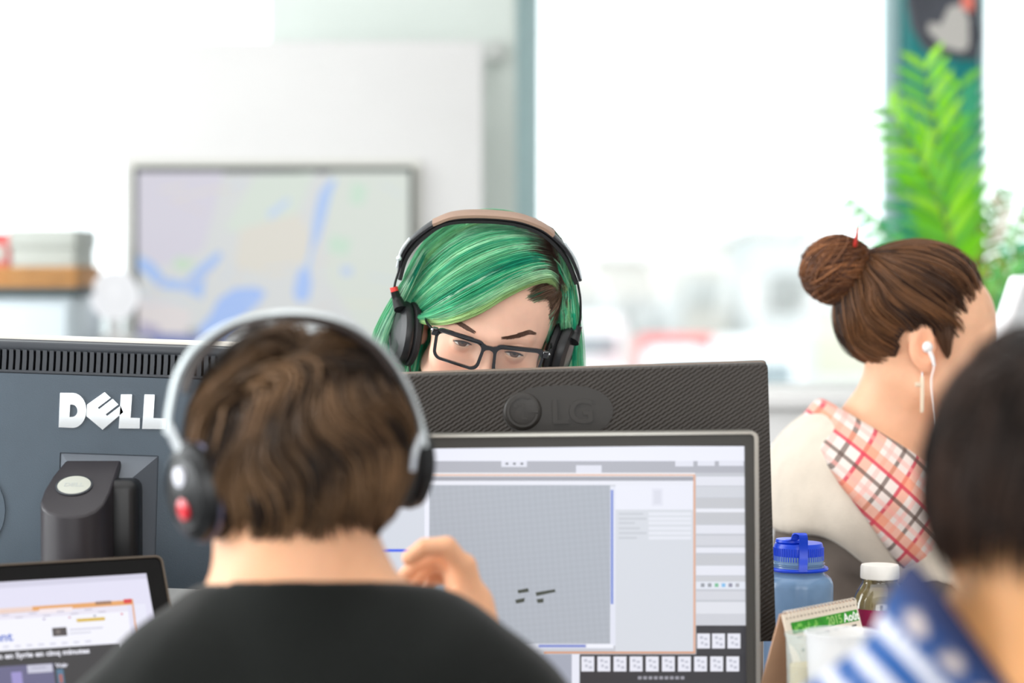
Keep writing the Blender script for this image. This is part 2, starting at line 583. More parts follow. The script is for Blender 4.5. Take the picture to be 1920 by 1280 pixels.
MB().box((p2[0], YS + 0.08, zc + 0.012), (p3[0], YS + 0.34, p2[2]), 0.004).build('cover', mat('red_card', (214, 90, 88), 0.6), t)
MB().box((p2[0] + 0.01, YS + 0.0795, p2[2] - 0.07), (p3[0] - 0.01, YS + 0.081, p2[2] - 0.03)).build('spine_label', M_GBOX, t)
# round white table lamp by the partition
lc = P(202, 545, 6.1)
zl = P(192, 640, 6.1)[2]
t = thing('window_bench', (lc[0] - 0.3, 6.3, 0), 'low white bench under the left window', 'bench')
MB().box((b[0] + 0.02, 6.0, zl - 0.03), (P(228, 600, 6.1)[0] + 0.02, 6.5, zl), 0.006).build('top', M_WALL, t)
for x in (b[0] + 0.03, P(228, 600, 6.1)[0] - 0.03):
    MB().box((x, 6.02, 0), (x + 0.04, 6.48, zl - 0.03), 0.004).build('leg', M_WALL, t)
t = thing('table_lamp', (lc[0], 6.2, zl), 'round white globe lamp on the low bench by the left window', 'lamp')
MB().lathe([(0.05, 0), (0.05, 0.012), (0.014, 0.02), (0.014, 0.06)], (lc[0], 6.2, zl), 24).build('base', M_WALL, t)
R = 0.062
MB().lathe([(0.02, 0.055)] + [(R * math.sin(x), 0.115 - R * math.cos(x) * 1.05) for x in np.linspace(0.35, PI - 0.02, 14)], (lc[0], 6.2, zl), 28).build('shade', mat('white_opal_glass', (250, 252, 255), 0.25, emit=0.9), t)

# ================================================================ wall display with a map
pl = Plane(P(250, 312, YP - 0.05), (1, 0, 0), (0, 0, 1))
W = pl.uv(774, 312)[0]
H = W * 0.60
t = thing('wall_display', pl.pt(W / 2, -H), 'flat wall display showing a pale map with blue rivers', 'display')
fr = MB()
V, Fc = shape_geo([rrect(0, -H, W, 0, 0.006), rrect(0.016, -H + 0.016, W - 0.018, -0.018, 0.002)], 0.03, 0.015)
fr.add(V, Fc, None, pl.M)
fr.build('frame', mat('dark_display_frame', (20, 32, 34), 0.4), t, sharp=30)
MB().box((0.004, 0.012, -H + 0.004), (W - 0.004, 0.046, -0.004), M=pl.M).build('housing', M_BLK, t)
fr = MB()
V, Fc = shape_geo([rrect(-0.02, -H - 0.02, W + 0.02, 0.02, 0.008), rrect(-0.001, -H + 0.001, W + 0.001, 0.001, 0.006)], 0.012, 0.042)
fr.add(V, Fc, None, pl.M).build('surround', mat('putty_surround', (214, 214, 206), 0.6), t, sharp=30)
mp = MB()
pl.quad(mp, 258, 322, 768, 700, (205, 208, 208), 0.0)
rr2 = random.Random(3)
lift = 0.0004
for pts, c in (
    ([(258, 322), (420, 322), (400, 400), (380, 470), (300, 500), (258, 470)], (203, 200, 212)),
    ([(480, 330), (590, 322), (560, 400), (470, 440), (420, 430)], (204, 214, 204)),
    ([(620, 322), (768, 322), (768, 600), (690, 640), (610, 520)], (205, 212, 204)),
    ([(450, 430), (560, 400), (600, 470), (520, 520), (440, 500)], (211, 208, 198)),
    ([(300, 560), (360, 585), (345, 640), (258, 640), (258, 560)], (214, 208, 208)),
    ([(660, 340), (690, 350), (680, 385), (655, 380)], (190, 214, 196)),
    ([(620, 440), (660, 450), (650, 480), (615, 470)], (190, 214, 196)),
    ([(330, 480), (370, 490), (345, 510), (325, 500)], (190, 212, 190)),
    ([(258, 478), (285, 490), (310, 520), (345, 528), (372, 500), (410, 470), (418, 480), (385, 520), (380, 560), (360, 552), (350, 545), (300, 540), (275, 515), (258, 506)], (158, 186, 232)),
    ([(440, 540), (480, 538), (500, 548), (480, 575), (448, 600), (420, 628), (370, 640), (372, 615), (395, 590), (410, 560)], (156, 184, 234)),
    ([(618, 338), (632, 336), (622, 360), (612, 400), (600, 440), (588, 470), (580, 470), (586, 430), (592, 390), (600, 360)], (160, 188, 232)),
    ([(565, 500), (580, 505), (585, 530), (580, 560), (560, 568), (550, 550), (556, 520)], (158, 186, 234)),
    ([(580, 470), (588, 470), (580, 505), (572, 505)], (170, 196, 232)),
    ([(500, 400), (540, 370), (545, 378), (508, 412)], (184, 202, 228)),
    ([(640, 500), (660, 500), (660, 516), (640, 516)], (178, 196, 226)),
    ([(258, 622), (420, 630), (420, 700), (258, 700)], (120, 130, 178)),
    ([(262, 600), (300, 612), (300, 625), (262, 625)], (176, 170, 190)),
):
    lift += 0.0002
    pl.poly(mp, pts, c, lift)
for k in range(26):
    x, y = rr2.uniform(270, 755), rr2.uniform(335, 600)
    a = rr2.uniform(0, PI); L = rr2.uniform(30, 90)
    dx, dy = math.cos(a) * L, math.sin(a) * L * 0.5
    x2, y2 = min(max(x + dx, 265), 760), min(max(y + dy, 330), 615)
    pl.poly(mp, [(x, y), (x2, y2), (x2 + 1, y2 + 2.5), (x + 1, y + 2.5)], rr2.choice([(220, 214, 190), (212, 200, 190), (190, 205, 225)]), lift + 0.0002)
mp.build('screen', mat('map_screen', (255, 255, 255), 0.3, attr=True, emit=1.0), t, smooth=False)

# ================================================================ palm in front of the teal column
def leaf_strip(mb, a, b, wid, droop, side, nseg=4, col=None):
    pts = [a + (b - a) * s - np.array([0, 0, droop * s * s]) for s in np.linspace(0, 1, nseg + 1)]
    V, Fc = [], []
    for i, p in enumerate(pts):
        w = wid * math.sin(PI * min(0.98, 0.12 + 0.86 * i / nseg)) * 0.5
        V += [p - side * w, p + side * w]
    for i in range(nseg):
        Fc.append((2 * i, 2 * i + 1, 2 * i + 3, 2 * i + 2))
    mb.add(V, Fc, col)
M_LEAF = mat('bright_palm_leaf', (120, 190, 30), 0.4, attr=True)
M_STEM = mat('palm_stem', (120, 140, 60), 0.5, noise=0.2)
M_POT = mat('white_glazed_pot', (225, 225, 222), 0.3)
YQ = 5.6
def palm(root_px, root_py, fronds, label, name='potted_palm', Y=YQ, stand=None):
    r = P(root_px, root_py, Y)
    t = thing(name, (r[0], Y, 0), label, 'plant')
    zt = r[2] - 0.12
    MB().lathe([(0.10, 0.0), (0.12, 0.02), (0.155, zt - 0.03), (0.165, zt), (0.145, zt), (0.14, zt - 0.04)], (r[0], Y, 0.0), 28).build('pot', M_POT, t)
    MB().lathe([(0.001, zt - 0.05), (0.14, zt - 0.045)], (r[0], Y, 0), 20).build('soil', mat('dark_soil', (60, 45, 35), 0.9, noise=0.3), t)
    for k, (pts, wl, cols, droop) in enumerate(fronds):
        g = [np.array([r[0] + 0.01 * (k % 3 - 1), Y + 0.01 * (k % 2), zt - 0.04])] + [P(x, y, Y + dy) for x, y, dy in pts]
        c = catmull(g, 26)
        st = MB().tube(c, np.linspace(0.006, 0.0015, 26), 6).build('frond', M_STEM, t)
        lf = MB()
        for i in range(9, 26):
            s = (i - 9) / 16
            tan = c[min(i + 1, 25)] - c[max(i - 1, 0)]
            tan /= np.linalg.norm(tan)
            up = np.array([0, -1.0, 0.15])
            sd = np.cross(tan, up); sd /= np.linalg.norm(sd)
            L = wl * (0.45 + 0.75 * math.sin(PI * min(1, 0.15 + 0.75 * s)))
            for sg in (-1, 1):
                d = sd * sg * 0.62 + tan * 0.8 + up * random.uniform(-0.25, 0.25)
                d /= np.linalg.norm(d)
                wdir = np.cross(d, up); wdir /= np.linalg.norm(wdir)
                leaf_strip(lf, c[i], c[i] + d * L, 0.019, droop * L, wdir, 4, random.choice(cols))
        lf.build('leaflets', M_LEAF, st)
    return t
G1 = [(128, 210, 20), (110, 196, 10), (150, 222, 40), (96, 180, 40)]
G2 = [(90, 180, 90), (70, 170, 120), (110, 190, 90), (60, 160, 90)]
G3 = [(120, 150, 50), (150, 130, 50), (90, 150, 60)]
palm(1800, 800, [
    ([(1800, 620, 0), (1790, 480, 0), (1762, 300, -.05), (1735, 130, -.1)], 0.13, G1, 0.2),
    ([(1795, 600, 0), (1780, 450, -.05), (1740, 330, -.1), (1672, 215, -.15)], 0.12, G1, 0.25),
    ([(1800, 600, .03), (1800, 430, .05), (1795, 280, .05), (1800, 165, .0)], 0.12, G1 + G2, 0.2),
    ([(1790, 620, 0.05), (1760, 480, .1), (1715, 400, .1), (1700, 300, .1)], 0.11, G2, 0.3),
    ([(1780, 620, 0), (1730, 500, 0), (1660, 440, 0), (1600, 385, 0)], 0.06, G2, 0.4),
    ([(1815, 640, 0), (1835, 520, 0), (1862, 430, 0), (1880, 370, 0)], 0.07, G3, 0.3),
    ([(1820, 660, .05), (1860, 560, .05), (1895, 500, .05), (1935, 470, .05)], 0.08, G2, 0.3),
    ([(1815, 660, -.05), (1850, 600, -.08), (1880, 520, -.08), (1925, 400, -.1)], 0.06, G3 + G2, 0.3),
], 'tall bright green palm in front of the teal column')
# dark hanging sign with a pale patch
t = thing('hanging_banner', P(1772, 20, 6.2), 'dark grey round hanging ornament with pale patch at top right', 'ornament')
c = P(1770, 40, 6.2)
hb = MB()
loop = [project_ for project_ in [(1712, -60), (1702, 0), (1712, 50), (1735, 90), (1775, 106), (1830, 112), (1838, 70), (1828, 0), (1820, -60), (1765, -90)]]
plb = Plane(P(1770, 40, 6.2), (1, 0, 0), (0, 0, 1))
lp = [plb.uv(x, y) for x, y in loop]
hb.prism(lp, -0.03, 0.03, M=plb.M).build('body', mat('charcoal_felt', (72, 74, 82), 0.8, noise=0.25, nscale=15), t, sharp=50)
lp = [plb.uv(x, y) for x, y in [(1735, 60), (1738, 45), (1760, 48), (1775, 15), (1800, 10), (1812, 40), (1812, 90), (1800, 100), (1765, 90)]]
MB().prism(lp, -0.036, -0.03, M=plb.M).build('pale_patch', mat('pale_grey_felt', (180, 176, 172), 0.8), t)
lp = [plb.uv(x, y) for x, y in [(1798, 18), (1800, -20), (1822, -20), (1820, 25)]]
MB().prism(lp, -0.037, -0.03, M=plb.M).build('red_patch', mat('salmon_red_felt', (222, 120, 105), 0.8), t)
MB().tube([P(1768, -85, 6.2), (P(1768, -85, 6.2)[0], 6.2, 3.25)], 0.002, 6).build('cord', M_BLK, t)

# ================================================================ DESKS
DZ = 0.76
def desk(name, lo, hi, label, group=None, z=DZ):
    t = thing(name, ((lo[0] + hi[0]) / 2, (lo[1] + hi[1]) / 2, 0), label, 'desk', group)
    MB().box((lo[0], lo[1], z - 0.028), (hi[0], hi[1], z), 0.004).build('desktop', M_DESK, t)
    l0 = None
    for x in (lo[0] + 0.03, hi[0] - 0.07):
        for y in (lo[1] + 0.03, hi[1] - 0.07):
            if l0 is None:
                l0 = MB().box((x, y, 0), (x + 0.04, y + 0.04, z - 0.028), 0.003).build('leg', M_METAL, t); o0 = (x, y)
            else:
                inst(l0, (x - o0[0], y - o0[1], 0), t)
    MB().box((lo[0] + 0.07, hi[1] - 0.06, z - 0.1), (hi[0] - 0.07, hi[1] - 0.04, z - 0.03), 0.003).build('rail', M_METAL, t)
    return t
desk('desk', (-1.3, 2.25), (1.15, 2.685), 'white desk that the brown-haired person with headphones works at')
desk('desk', (-1.3, 2.695), (0.46, 3.06), 'white desk of the green-haired person behind the monitors')
desk('desk', (0.80, 2.75), (1.6, 4.2), 'white desk in front of the person with the hair bun')
a, b = P(1442, 738, 4.7), P(2100, 738, 4.7)
t = thing('sideboard', ((a[0] + b[0]) / 2, 4.9, 0), 'low white sideboard behind the person with the hair bun', 'sideboard')
MB().box((a[0] - 0.8, 4.7, a[2] - 0.03), (b[0], 5.15, a[2]), 0.006).build('top', M_WALL, t)
for k in range(3):
    x0 = a[0] - 0.78 + k * (b[0] - a[0] + 0.76) / 3
    MB().box((x0, 4.72, 0.06), (x0 + (b[0] - a[0] + 0.76) / 3 - 0.008, 5.13, a[2] - 0.03), 0.004).build('door', M_WALL, t)
MB().box((a[0] - 0.76, 4.76, 0), (b[0] - 0.02, 5.1, 0.06)).build('plinth', M_METAL, t)

# ================================================================ MONITOR with the cross-hatched black back (rear side)
def hatch_mat():
    m = mat('hatched_black_plastic', (52, 46, 41), 0.5, noise=0.12, nscale=9)
    nt = m.node_tree
    b = nt.nodes['Principled BSDF']
    tc = nt.nodes.new('ShaderNodeTexCoord')
    hs = []
    for ang, sc in ((-57, 74), (-24, 74)):
        mp = nt.nodes.new('ShaderNodeMapping')
        mp.inputs['Rotation'].default_value = (0, math.radians(ang), 0)
        wv = nt.nodes.new('ShaderNodeTexWave')
        wv.wave_type, wv.bands_direction, wv.wave_profile = 'BANDS', 'X', 'SIN'
        wv.inputs['Scale'].default_value = sc
        nt.links.new(tc.outputs['Object'], mp.inputs['Vector'])
        nt.links.new(mp.outputs[0], wv.inputs['Vector'])
        hs.append(wv.outputs['Fac'])
    mx = nt.nodes.new('ShaderNodeMath'); mx.operation = 'MULTIPLY_ADD'; mx.inputs[1].default_value = 0.7
    nt.links.new(hs[1], mx.inputs[0]); nt.links.new(hs[0], mx.inputs[2])
    bp = nt.nodes.new('ShaderNodeBump')
    bp.inputs['Strength'].default_value = 0.42
    bp.inputs['Distance'].default_value = 0.0012
    nt.links.new(mx.outputs[0], bp.inputs['Height'])
    nt.links.new(bp.outputs[0], b.inputs['Normal'])
    return m
M_HATCH = hatch_mat()
M_LGP = mat('dark_brown_plastic', (46, 42, 38), 0.42, noise=0.06)
M_LGE = mat('brown_edge_plastic', (112, 96, 84), 0.4)
lg = rolled(1441, 680, 2.76, 1.9)
Wl = 0.54; Hl = abs(lg.uv(1452, 1203)[1])
t = thing('computer_monitor', (lg.pt(-Wl / 2, 0)[0], 2.80, DZ), 'back of a black monitor with cross-hatched casing and an embossed round logo', 'monitor')
MB().box((-Wl, 0.004, -Hl), (0, 0.036, 0), 0.006, 3, M=lg.M).build('casing', M_HATCH, t)
MB().box((-Wl - 0.001, 0.030, -Hl - 0.001), (0.001, 0.05, 0.0015), 0.004, 3, M=lg.M).build('front_bezel', M_LGE, t)
# the hatched shell sits a little proud
sh = MB()
V, Fc = shape_geo([rrect(-Wl + 0.0008, -Hl + 0.0008, -0.0008, -0.0022, 0.006)], 0.003, 0.0025)
sh.add(V, Fc, None, lg.M).build('back_shell', M_HATCH, t, sharp=30)
MB().box((-Wl + 0.03, 0.0498, -Hl + 0.02), (-0.02, 0.0508, -0.02), M=lg.M).build('screen', mat('lit_screen', (225, 228, 235), 0.3, emit=0.8), t)
cu, cv = lg.uv(980, 771)
k = 2.76 / F
# smooth plate round the logo
loop = [(cu + 66 * k + (104 * k) * math.cos(a) * (abs(math.cos(a)) ** -0.25 if abs(math.cos(a)) > .01 else 1), cv - 0.002 + (50 * k) * math.sin(a)) for a in np.linspace(0, 2 * PI, 48, endpoint=False)]
V, Fc = shape_geo([loop], 0.0008, 0.0006)
MB().add(V, Fc, None, lg.M).build('logo_plate', M_LGP, t, sharp=30)
lo = MB()
def ring(cx, cz, r0, r1, a0=0, a1=360, n=40):
    if a1 - a0 >= 360:
        return [[(cx + r1 * math.cos(a), cz + r1 * math.sin(a)) for a in np.linspace(0, 2 * PI, n, endpoint=False)],
                [(cx + r0 * math.cos(a), cz + r0 * math.sin(a)) for a in np.linspace(0, 2 * PI, n, endpoint=False)]]
    A = np.radians(np.linspace(a0, a1, n))
    return [[(cx + r1 * math.cos(a), cz + r1 * math.sin(a)) for a in A] + [(cx + r0 * math.cos(a), cz + r0 * math.sin(a)) for a in A[::-1]]]
def put(mb, loops, d0, d1, pln):
    V, Fc = shape_geo(loops, abs(d1 - d0), -(d0 + d1) / 2)
    mb.add(V, Fc, None, pln.M)
r = 36 * k
dm = MB()
n = 32
prof = [(r * 1.0, 0.0), (r * 0.97, 0.0012), (r * 0.88, 0.002), (r * 0.6, 0.0026), (0.0005, 0.0028)]
V, Fc = [], []
for rr_, h in prof:
    for i in range(n):
        a = 2 * PI * i / n
        V.append((cu + rr_ * math.cos(a), -h, cv + rr_ * math.sin(a)))
for j in range(len(prof) - 1):
    for i in range(n):
        l = (i + 1) % n
        Fc.append((j * n + i, j * n + l, (j + 1) * n + l, (j + 1) * n + i))
Fc.append(tuple((len(prof) - 1) * n + i for i in range(n)))
dm.add(V, Fc, None, lg.M).build('logo_disc', M_LGP, t)
em = MB()
put(em, ring(cu, cv, r * 0.70, r * 0.82, 60, 348), 0.0020, 0.0042, lg)       # arc of the G
put(em, [[(cu + r * 0.28, cv - r * 0.07), (cu + r * 0.80, cv - r * 0.07), (cu + r * 0.80, cv + r * 0.04), (cu + r * 0.28, cv + r * 0.04)]], 0.0022, 0.0042, lg)
put(em, [[(cu - r * 0.06, cv + r * 0.45), (cu - r * 0.06, cv - r * 0.42), (cu + r * 0.22, cv - r * 0.42), (cu + r * 0.22, cv - r * 0.32), (cu + r * 0.05, cv - r * 0.32), (cu + r * 0.05, cv + r * 0.45)]], 0.0024, 0.0042, lg)
put(em, [[(cu - r * 0.38 + r * .11 * math.cos(a), cv + r * 0.30 + r * .11 * math.sin(a)) for a in np.linspace(0, 2 * PI, 14, endpoint=False)]], 0.0022, 0.0042, lg)
V, Fc = text_geo('LG', 64 * k, 0.0012, 0.0007, sx=1.04)
tu, tv = lg.uv(1033, 794)
em.add(np.array(V) + (tu, -0.0012, tv), Fc, None, lg.M)
em.build('logo_lettering', M_LGP, t, sharp=30)
bx = lg.pt(-Wl / 2, -Hl / 2)
MB().box((bx[0] - 0.03, 2.78, DZ + 0.01), (bx[0] + 0.03, 2.81, bx[2]), 0.008).build('stand_column', M_BLK, t)
MB().box((bx[0] - 0.12, 2.74, DZ), (bx[0] + 0.12, 2.94, DZ + 0.012), 0.005).build('stand_base', M_BLK, t)

# ================================================================ MONITOR with the vented blue-grey back (rear side)
M_DL = mat('blue_grey_plastic', (72, 84, 95), 0.42, noise=0.12, nscale=10, bump=0.15, bscale=900)
M_DLB = mat('dark_grey_plastic', (52, 56, 62), 0.4, noise=0.08)
M_CHR = mat('mirror_chrome', (235, 238, 240), 0.06, 1.0)
M_BEZLIT = mat('light_catching_bezel', (226, 220, 210), 0.4)  # light caught by the bezel edge is put into this pale colour
YD = 2.84
dl = rolled(205, 644, YD, -1.97)
kd = YD / F
uL, uR = -405 * kd, 385 * kd
vB = dl.uv(205, 1098)[1]
t = thing('computer_monitor', (dl.pt(0, 0)[0], YD + 0.06, DZ), 'back of a blue-grey monitor with a slotted top edge and chrome lettering', 'monitor')
MB().box((uL - 0.004, 0.05, vB - 0.004), (uR + 0.004, 0.066, 0.0052), 0.003, 3, M=dl.M).build('front_bezel', M_BEZLIT, t)
MB().box((uL + 0.02, 0.0655, vB + 0.015), (uR - 0.02, 0.0665, -0.015), M=dl.M).build('screen', mat('lit_screen_two', (220, 224, 232), 0.3, emit=0.8), t)
rec = (dl.uv(113, 846), dl.uv(298, 1120))
ru0, ru1 = rec[0][0], dl.uv(298, 853)[0]
rv1 = rec[0][1] - 0.001
rv0 = vB + 0.02
V, Fc = shape_geo([rrect(uL, vB, uR, -0.0385, 0.006), [(ru0, rv0), (ru1, rv0), (ru1, rv1), (ru0, rv1)]], 0.012, 0.004)
MB().add(V, Fc, None, dl.M).build('back_panel', M_DL, t, sharp=30)
# bevelled recess for the stand
iu0, iu1, iv0, iv1 = ru0 + 0.03, ru1 - 0.03, rv0 + 0.02, rv1 - 0.028
fn = MB()
A_ = [(ru0, 0.0, rv0), (ru1, 0.0, rv0), (ru1, 0.0, rv1), (ru0, 0.0, rv1)]
B_ = [(iu0, -0.03, iv0), (iu1, -0.03, iv0), (iu1, -0.03, iv1), (iu0, -0.03, iv1)]
fn.add(A_ + B_, [(0, 1, 5, 4), (1, 2, 6, 5), (2, 3, 7, 6), (3, 0, 4, 7), (4, 5, 6, 7)], None, dl.M)
fn.build('mount_block', mat('satin_grey_plastic', (92, 98, 106), 0.38), t, smooth=False)
MB().box((uL, 0.03, vB), (uR, 0.052, 0.0), 0.004, M=dl.M).build('housing', M_DLB, t)
# slotted band: upper and lower rails, dark cavity, separate slats
bd = MB()
bd.box((uL, 0.0, -0.0125), (uR, 0.034, -0.001), 0.004, 3, M=dl.M)
bd.box((uL, -0.0015, -0.0385), (uR, 0.034, -0.0345), 0.0015, 3, M=dl.M)
bd.build('vent_rail', M_DLB, t)
MB().box((uL + 0.002, 0.016, -0.036), (uR - 0.002, 0.03, -0.011), M=dl.M).build('vent_cavity', mat('dark_vent_cavity', (22, 16, 18), 0.8), t)
pit = 12.62 * kd
ns = int((uR - uL) / pit)
s0 = None
for i in range(ns):
    u = uL + (i + 0.5) * pit
    if s0 is None:
        lp = [(-0.0024, -0.0360), (0.0024, -0.0360), (0.0027, -0.030), (0.0031, -0.02), (0.0029, -0.0105), (-0.0019, -0.0105), (-0.0019, -0.02), (-0.0022, -0.03)]
        mb = MB()
        mb.prism([(x + u, z) for x, z in lp], -0.0005, 0.014, M=dl.M)
        s0 = mb.build('vent_slat', M_DLB, t, sharp=30)
    else:
        d = dl.ex * ((i) * pit)
        inst(s0, d, t)
# lettering
lt = MB()
def zl_(pts):
    return [dl.uv(x / 4, 580 + y / 4, -0.004) for x, y in pts]
def arc_pts(cx, cy, rx, ry, a0, a1, n=12):
    return [(cx + rx * math.cos(a), cy - ry * math.sin(a)) for a in np.radians(np.linspace(a0, a1, n))]
D_out = [(452, 625)] + arc_pts(545, 757, 103, 131, 85, -88, 18) + [(440, 883)]
D_in = [(526, 712)] + arc_pts(540, 759, 42, 47, 80, -80, 10) + [(522, 806)]
E_ = [(655, 712), (785, 620), (830, 662), (733, 736), (744, 747), (845, 670), (888, 712), (793, 786), (804, 798), (905, 722), (925, 770), (770, 902), (648, 800)]
L1 = [(908, 637), (990, 637), (980, 812), (1050, 814), (1048, 893), (890, 892)]
L2 = [(1085, 637), (1160, 639), (1151, 814), (1245, 817), (1240, 897), (1066, 895)]
def lettering(loops):
    V, Fc = shape_geo(loops, 0.003, -0.0030)
    lt.add(V, Fc, None, dl.M)
lettering([zl_(D_out), zl_(D_in)])
for L_ in (E_, L1, L2):
    lettering([zl_(L_)])
lt.build('lettering', M_CHR, t, smooth=False)
# round side vent
vc = dl.uv(-78, 955)
vv = MB()
V, Fc = shape_geo(ring(vc[0], vc[1], 0.048, 0.056), 0.003, -0.003)
vv.add(V, Fc, None, dl.M)
vv.build('side_vent_ring', M_DL, t, sharp=30)
for i in range(-7, 8):
    z = i * 0.0062
    hw = math.sqrt(max(0, 0.048 ** 2 - z * z)) - 0.001
    MB().box((vc[0] - hw, -0.0035, vc[1] + z - 0.0017), (vc[0] + hw, -0.001, vc[1] + z + 0.0017), 0.0005, 1, M=dl.M).build('side_vent_slat', M_DLB, t)
# stand column with slanted top
M_ST = mat('charcoal_stand', (42, 38, 42), 0.42, noise=0.06)
cz0 = P(135, 967, YD - 0.11)[2]
def cx_(px, w):
    return P(px, 950, YD + w)[0]
top = [(76, -.090), (79, -.102), (90, -.111), (110, -.117), (135, -.119), (160, -.116), (180, -.108), (194, -.096), (206, -.075), (228, -.012), (124, -.012), (100, -.042), (83, -.070)]
V, n_ = [], len(top)
for px, w_ in top:
    z = cz0 + (w_ + .119) * 0.52
    V.append((cx_(px, w_), YD + w_, z))
V += [(x, y, DZ + 0.012) for x, y, z in V]
Fc = [tuple(range(n_))] + [(i, i + n_, (i + 1) % n_ + n_, (i + 1) % n_) for i in range(n_)] + [tuple(range(2 * n_ - 1, n_ - 1, -1))]
sc_ = MB().add(V, Fc).build('stand_column', M_ST, t, sharp=35)
bv = sc_.modifiers.new('soft_edge', 'BEVEL'); bv.width = 0.0025; bv.segments = 2; bv.limit_method = 'ANGLE'; bv.angle_limit = math.radians(50)
MB().box((cx_(206, 0), YD - 0.056, cz0 - 0.10), (cx_(260, -.05), YD - 0.010, cz0 + 0.036), 0.012, 4).build('stand_hinge', M_BLK, t)
MB().lathe([(0.13, 0), (0.13, 0.006), (0.12, 0.012), (0.02, 0.014)], (cx_(160, 0), YD - 0.02, DZ), 40).build('stand_base', M_BLK, t)
bc = P(139, 916, YD - 0.075)
sl = math.atan(0.52)
bc = np.array([P(139, 916, YD - .062)[0], YD - 0.062, cz0 + (0.119 - 0.062) * 0.52])
Mb_ = np.eye(4)
Mb_[:3, 0] = (1, 0, 0); Mb_[:3, 1] = (0, math.cos(sl), math.sin(sl)); Mb_[:3, 2] = (0, -math.sin(sl), math.cos(sl)); Mb_[:3, 3] = bc
MB().lathe([(0.0205, -0.002), (0.0215, 0.0012), (0.0195, 0.002), (0.0194, 0.0008)], (0, 0, 0), 36, M=Mb_).build('badge_rim', M_DLB, t)
bad = MB().lathe([(0.0192, -0.002), (0.0192, 0.0016), (0.018, 0.0018)], (0, 0, 0), 36, M=Mb_).build('badge', mat('pale_silver_badge', (178, 180, 170), 0.5, 0.0), t)
V, Fc = text_geo('DELL', 0.0105, 0.0001, 0.0003, 'CENTER')
Vt = [(x, z - 0.0035, 0.0019 - y) for x, y, z in V]
MB().add(Vt, Fc, None, Mb_).build('badge_lettering', mat('engraved_grey', (168, 172, 168), 0.4), bad)

# ================================================================ MONITOR facing us, image editor on screen
fm = rolled(1422, 808, 2.63, 0.62)
Wf = 0.545; Hf = 0.345
t = thing('computer_monitor', (fm.pt(-Wf / 2, 0)[0], 2.655, DZ), 'monitor facing the camera with a grey editing window on its screen', 'monitor')
km = 2.63 / F
V, Fc = shape_geo([rrect(-Wf, -Hf, 0, 0, 0.008, 6), rrect(-Wf + 0.0045, -Hf + 0.0045, -0.0045, -0.0032, 0.005, 6)], 0.03, 0.015)
rim = MB().add(V, Fc, None, fm.M).build('rim', mat('brushed_silver', (176, 174, 166), 0.28, 0.85), t, sharp=40)
bv = rim.modifiers.new('soft_edge', 'BEVEL'); bv.width = 0.0012; bv.segments = 2; bv.limit_method = 'ANGLE'
su0, su1 = fm.uv(505, 900)[0], fm.uv(1398, 900)[0]
sv1, sv0 = fm.uv(1100, 838)[1], -Hf + 0.02
V, Fc = shape_geo([rrect(-Wf + 0.004, -Hf + 0.004, -0.004, -0.003, 0.005), rrect(su0, sv0, su1, sv1, 0.0004, 1)], 0.012, 0.010)
MB().add(V, Fc, None, fm.M).build('bezel', mat('satin_dark_bezel', (56, 54, 50), 0.45), t, sharp=30)
MB().box((-Wf + 0.005, 0.018, -Hf + 0.005), (-0.005, 0.045, -0.005), 0.003, M=fm.M).build('housing', M_BLK, t)
fmc = Plane(fm.O + fm.ey * 0.0135, fm.ex, fm.ez)
ui = MB()
def q(x0, y0, x1, y1, c, l):
    fmc.quad(ui, x0, y0, x1, y1, c, 0.00012 * l + 0.0001)
q(500, 836, 1400, 1420, (196, 199, 207), 0)
q(500, 836, 1400, 864, (236, 238, 250), 1)
q(500, 864, 1400, 886, (176, 178, 188), 1)
for x0, x1, y0, y1 in ((940, 988, 864, 875), (1080, 1128, 872, 886), (1266, 1300, 864, 874), (1308, 1340, 864, 873), (1348, 1394, 863, 873)):
    q(x0, y0, x1, y1, (226, 228, 240), 2)
for x in (948, 962, 976):
    q(x, 867, x + 5, 871, (120, 122, 132), 3)
q(500, 886, 1303, 893, (238, 236, 240), 2)
q(500, 889, 1303, 891.5, (226, 178, 150), 3)
q(500, 893, 1300, 901, (160, 162, 172), 2)
q(500, 901, 1300, 909, (232, 234, 244), 2)
q(500, 909, 796, 1420, (214, 219, 229), 2)
q(796, 911, 805, 1222, (238, 240, 252), 3)
q(1144, 911, 1154, 1210, (226, 229, 242), 3)
q(1145, 918, 1150, 1132, (128, 146, 214), 4)
q(805, 1206, 1150, 1216, (214, 217, 228), 3)
q(1010, 1208, 1098, 1213, (128, 142, 208), 4)
q(1100, 1207, 1150, 1214, (240, 242, 252), 4)
q(1154, 909, 1300, 1221, (214, 218, 226), 2)
q(1154, 909, 1299, 955, (234, 236, 247), 3)
q(1222, 915, 1243, 948, (226, 228, 240), 4)
q(1226, 919, 1239, 944, (218, 220, 232), 5)
for i, y in enumerate((961, 970, 978, 988, 997, 1006)):
    q(1160, y, 1160 + (46, 52, 30, 40, 52, 34)[i], y + 4, (200, 204, 212), 4)
    q(1216, y - 1, 1296, y + 5, (228, 231, 240), 4)
q(1300, 890, 1304, 1223, (222, 172, 146), 5)
q(1020, 1221, 1304, 1224.5, (214, 150, 110), 5)
for i, (y0, y1, c) in enumerate(((893, 910, (226, 228, 238)), (912, 932, (208, 211, 219)), (934, 952, (196, 198, 204)), (953, 960, (232, 234, 243)), (960, 982, (196, 198, 204)),
                                 (984, 1000, (226, 228, 238)), (1004, 1022, (210, 212, 220)), (1026, 1036, (230, 232, 242)), (1040, 1058, (198, 200, 206)),
                                 (1060, 1078, (230, 232, 242)), (1080, 1090, (202, 204, 210)), (1090, 1104, (226, 230, 240)), (1108, 1124, (212, 214, 222)), (1128, 1150, (224, 226, 234)), (1150, 1172, (206, 208, 216)))):
    q(1305, y0, 1400, y1, c, 3)
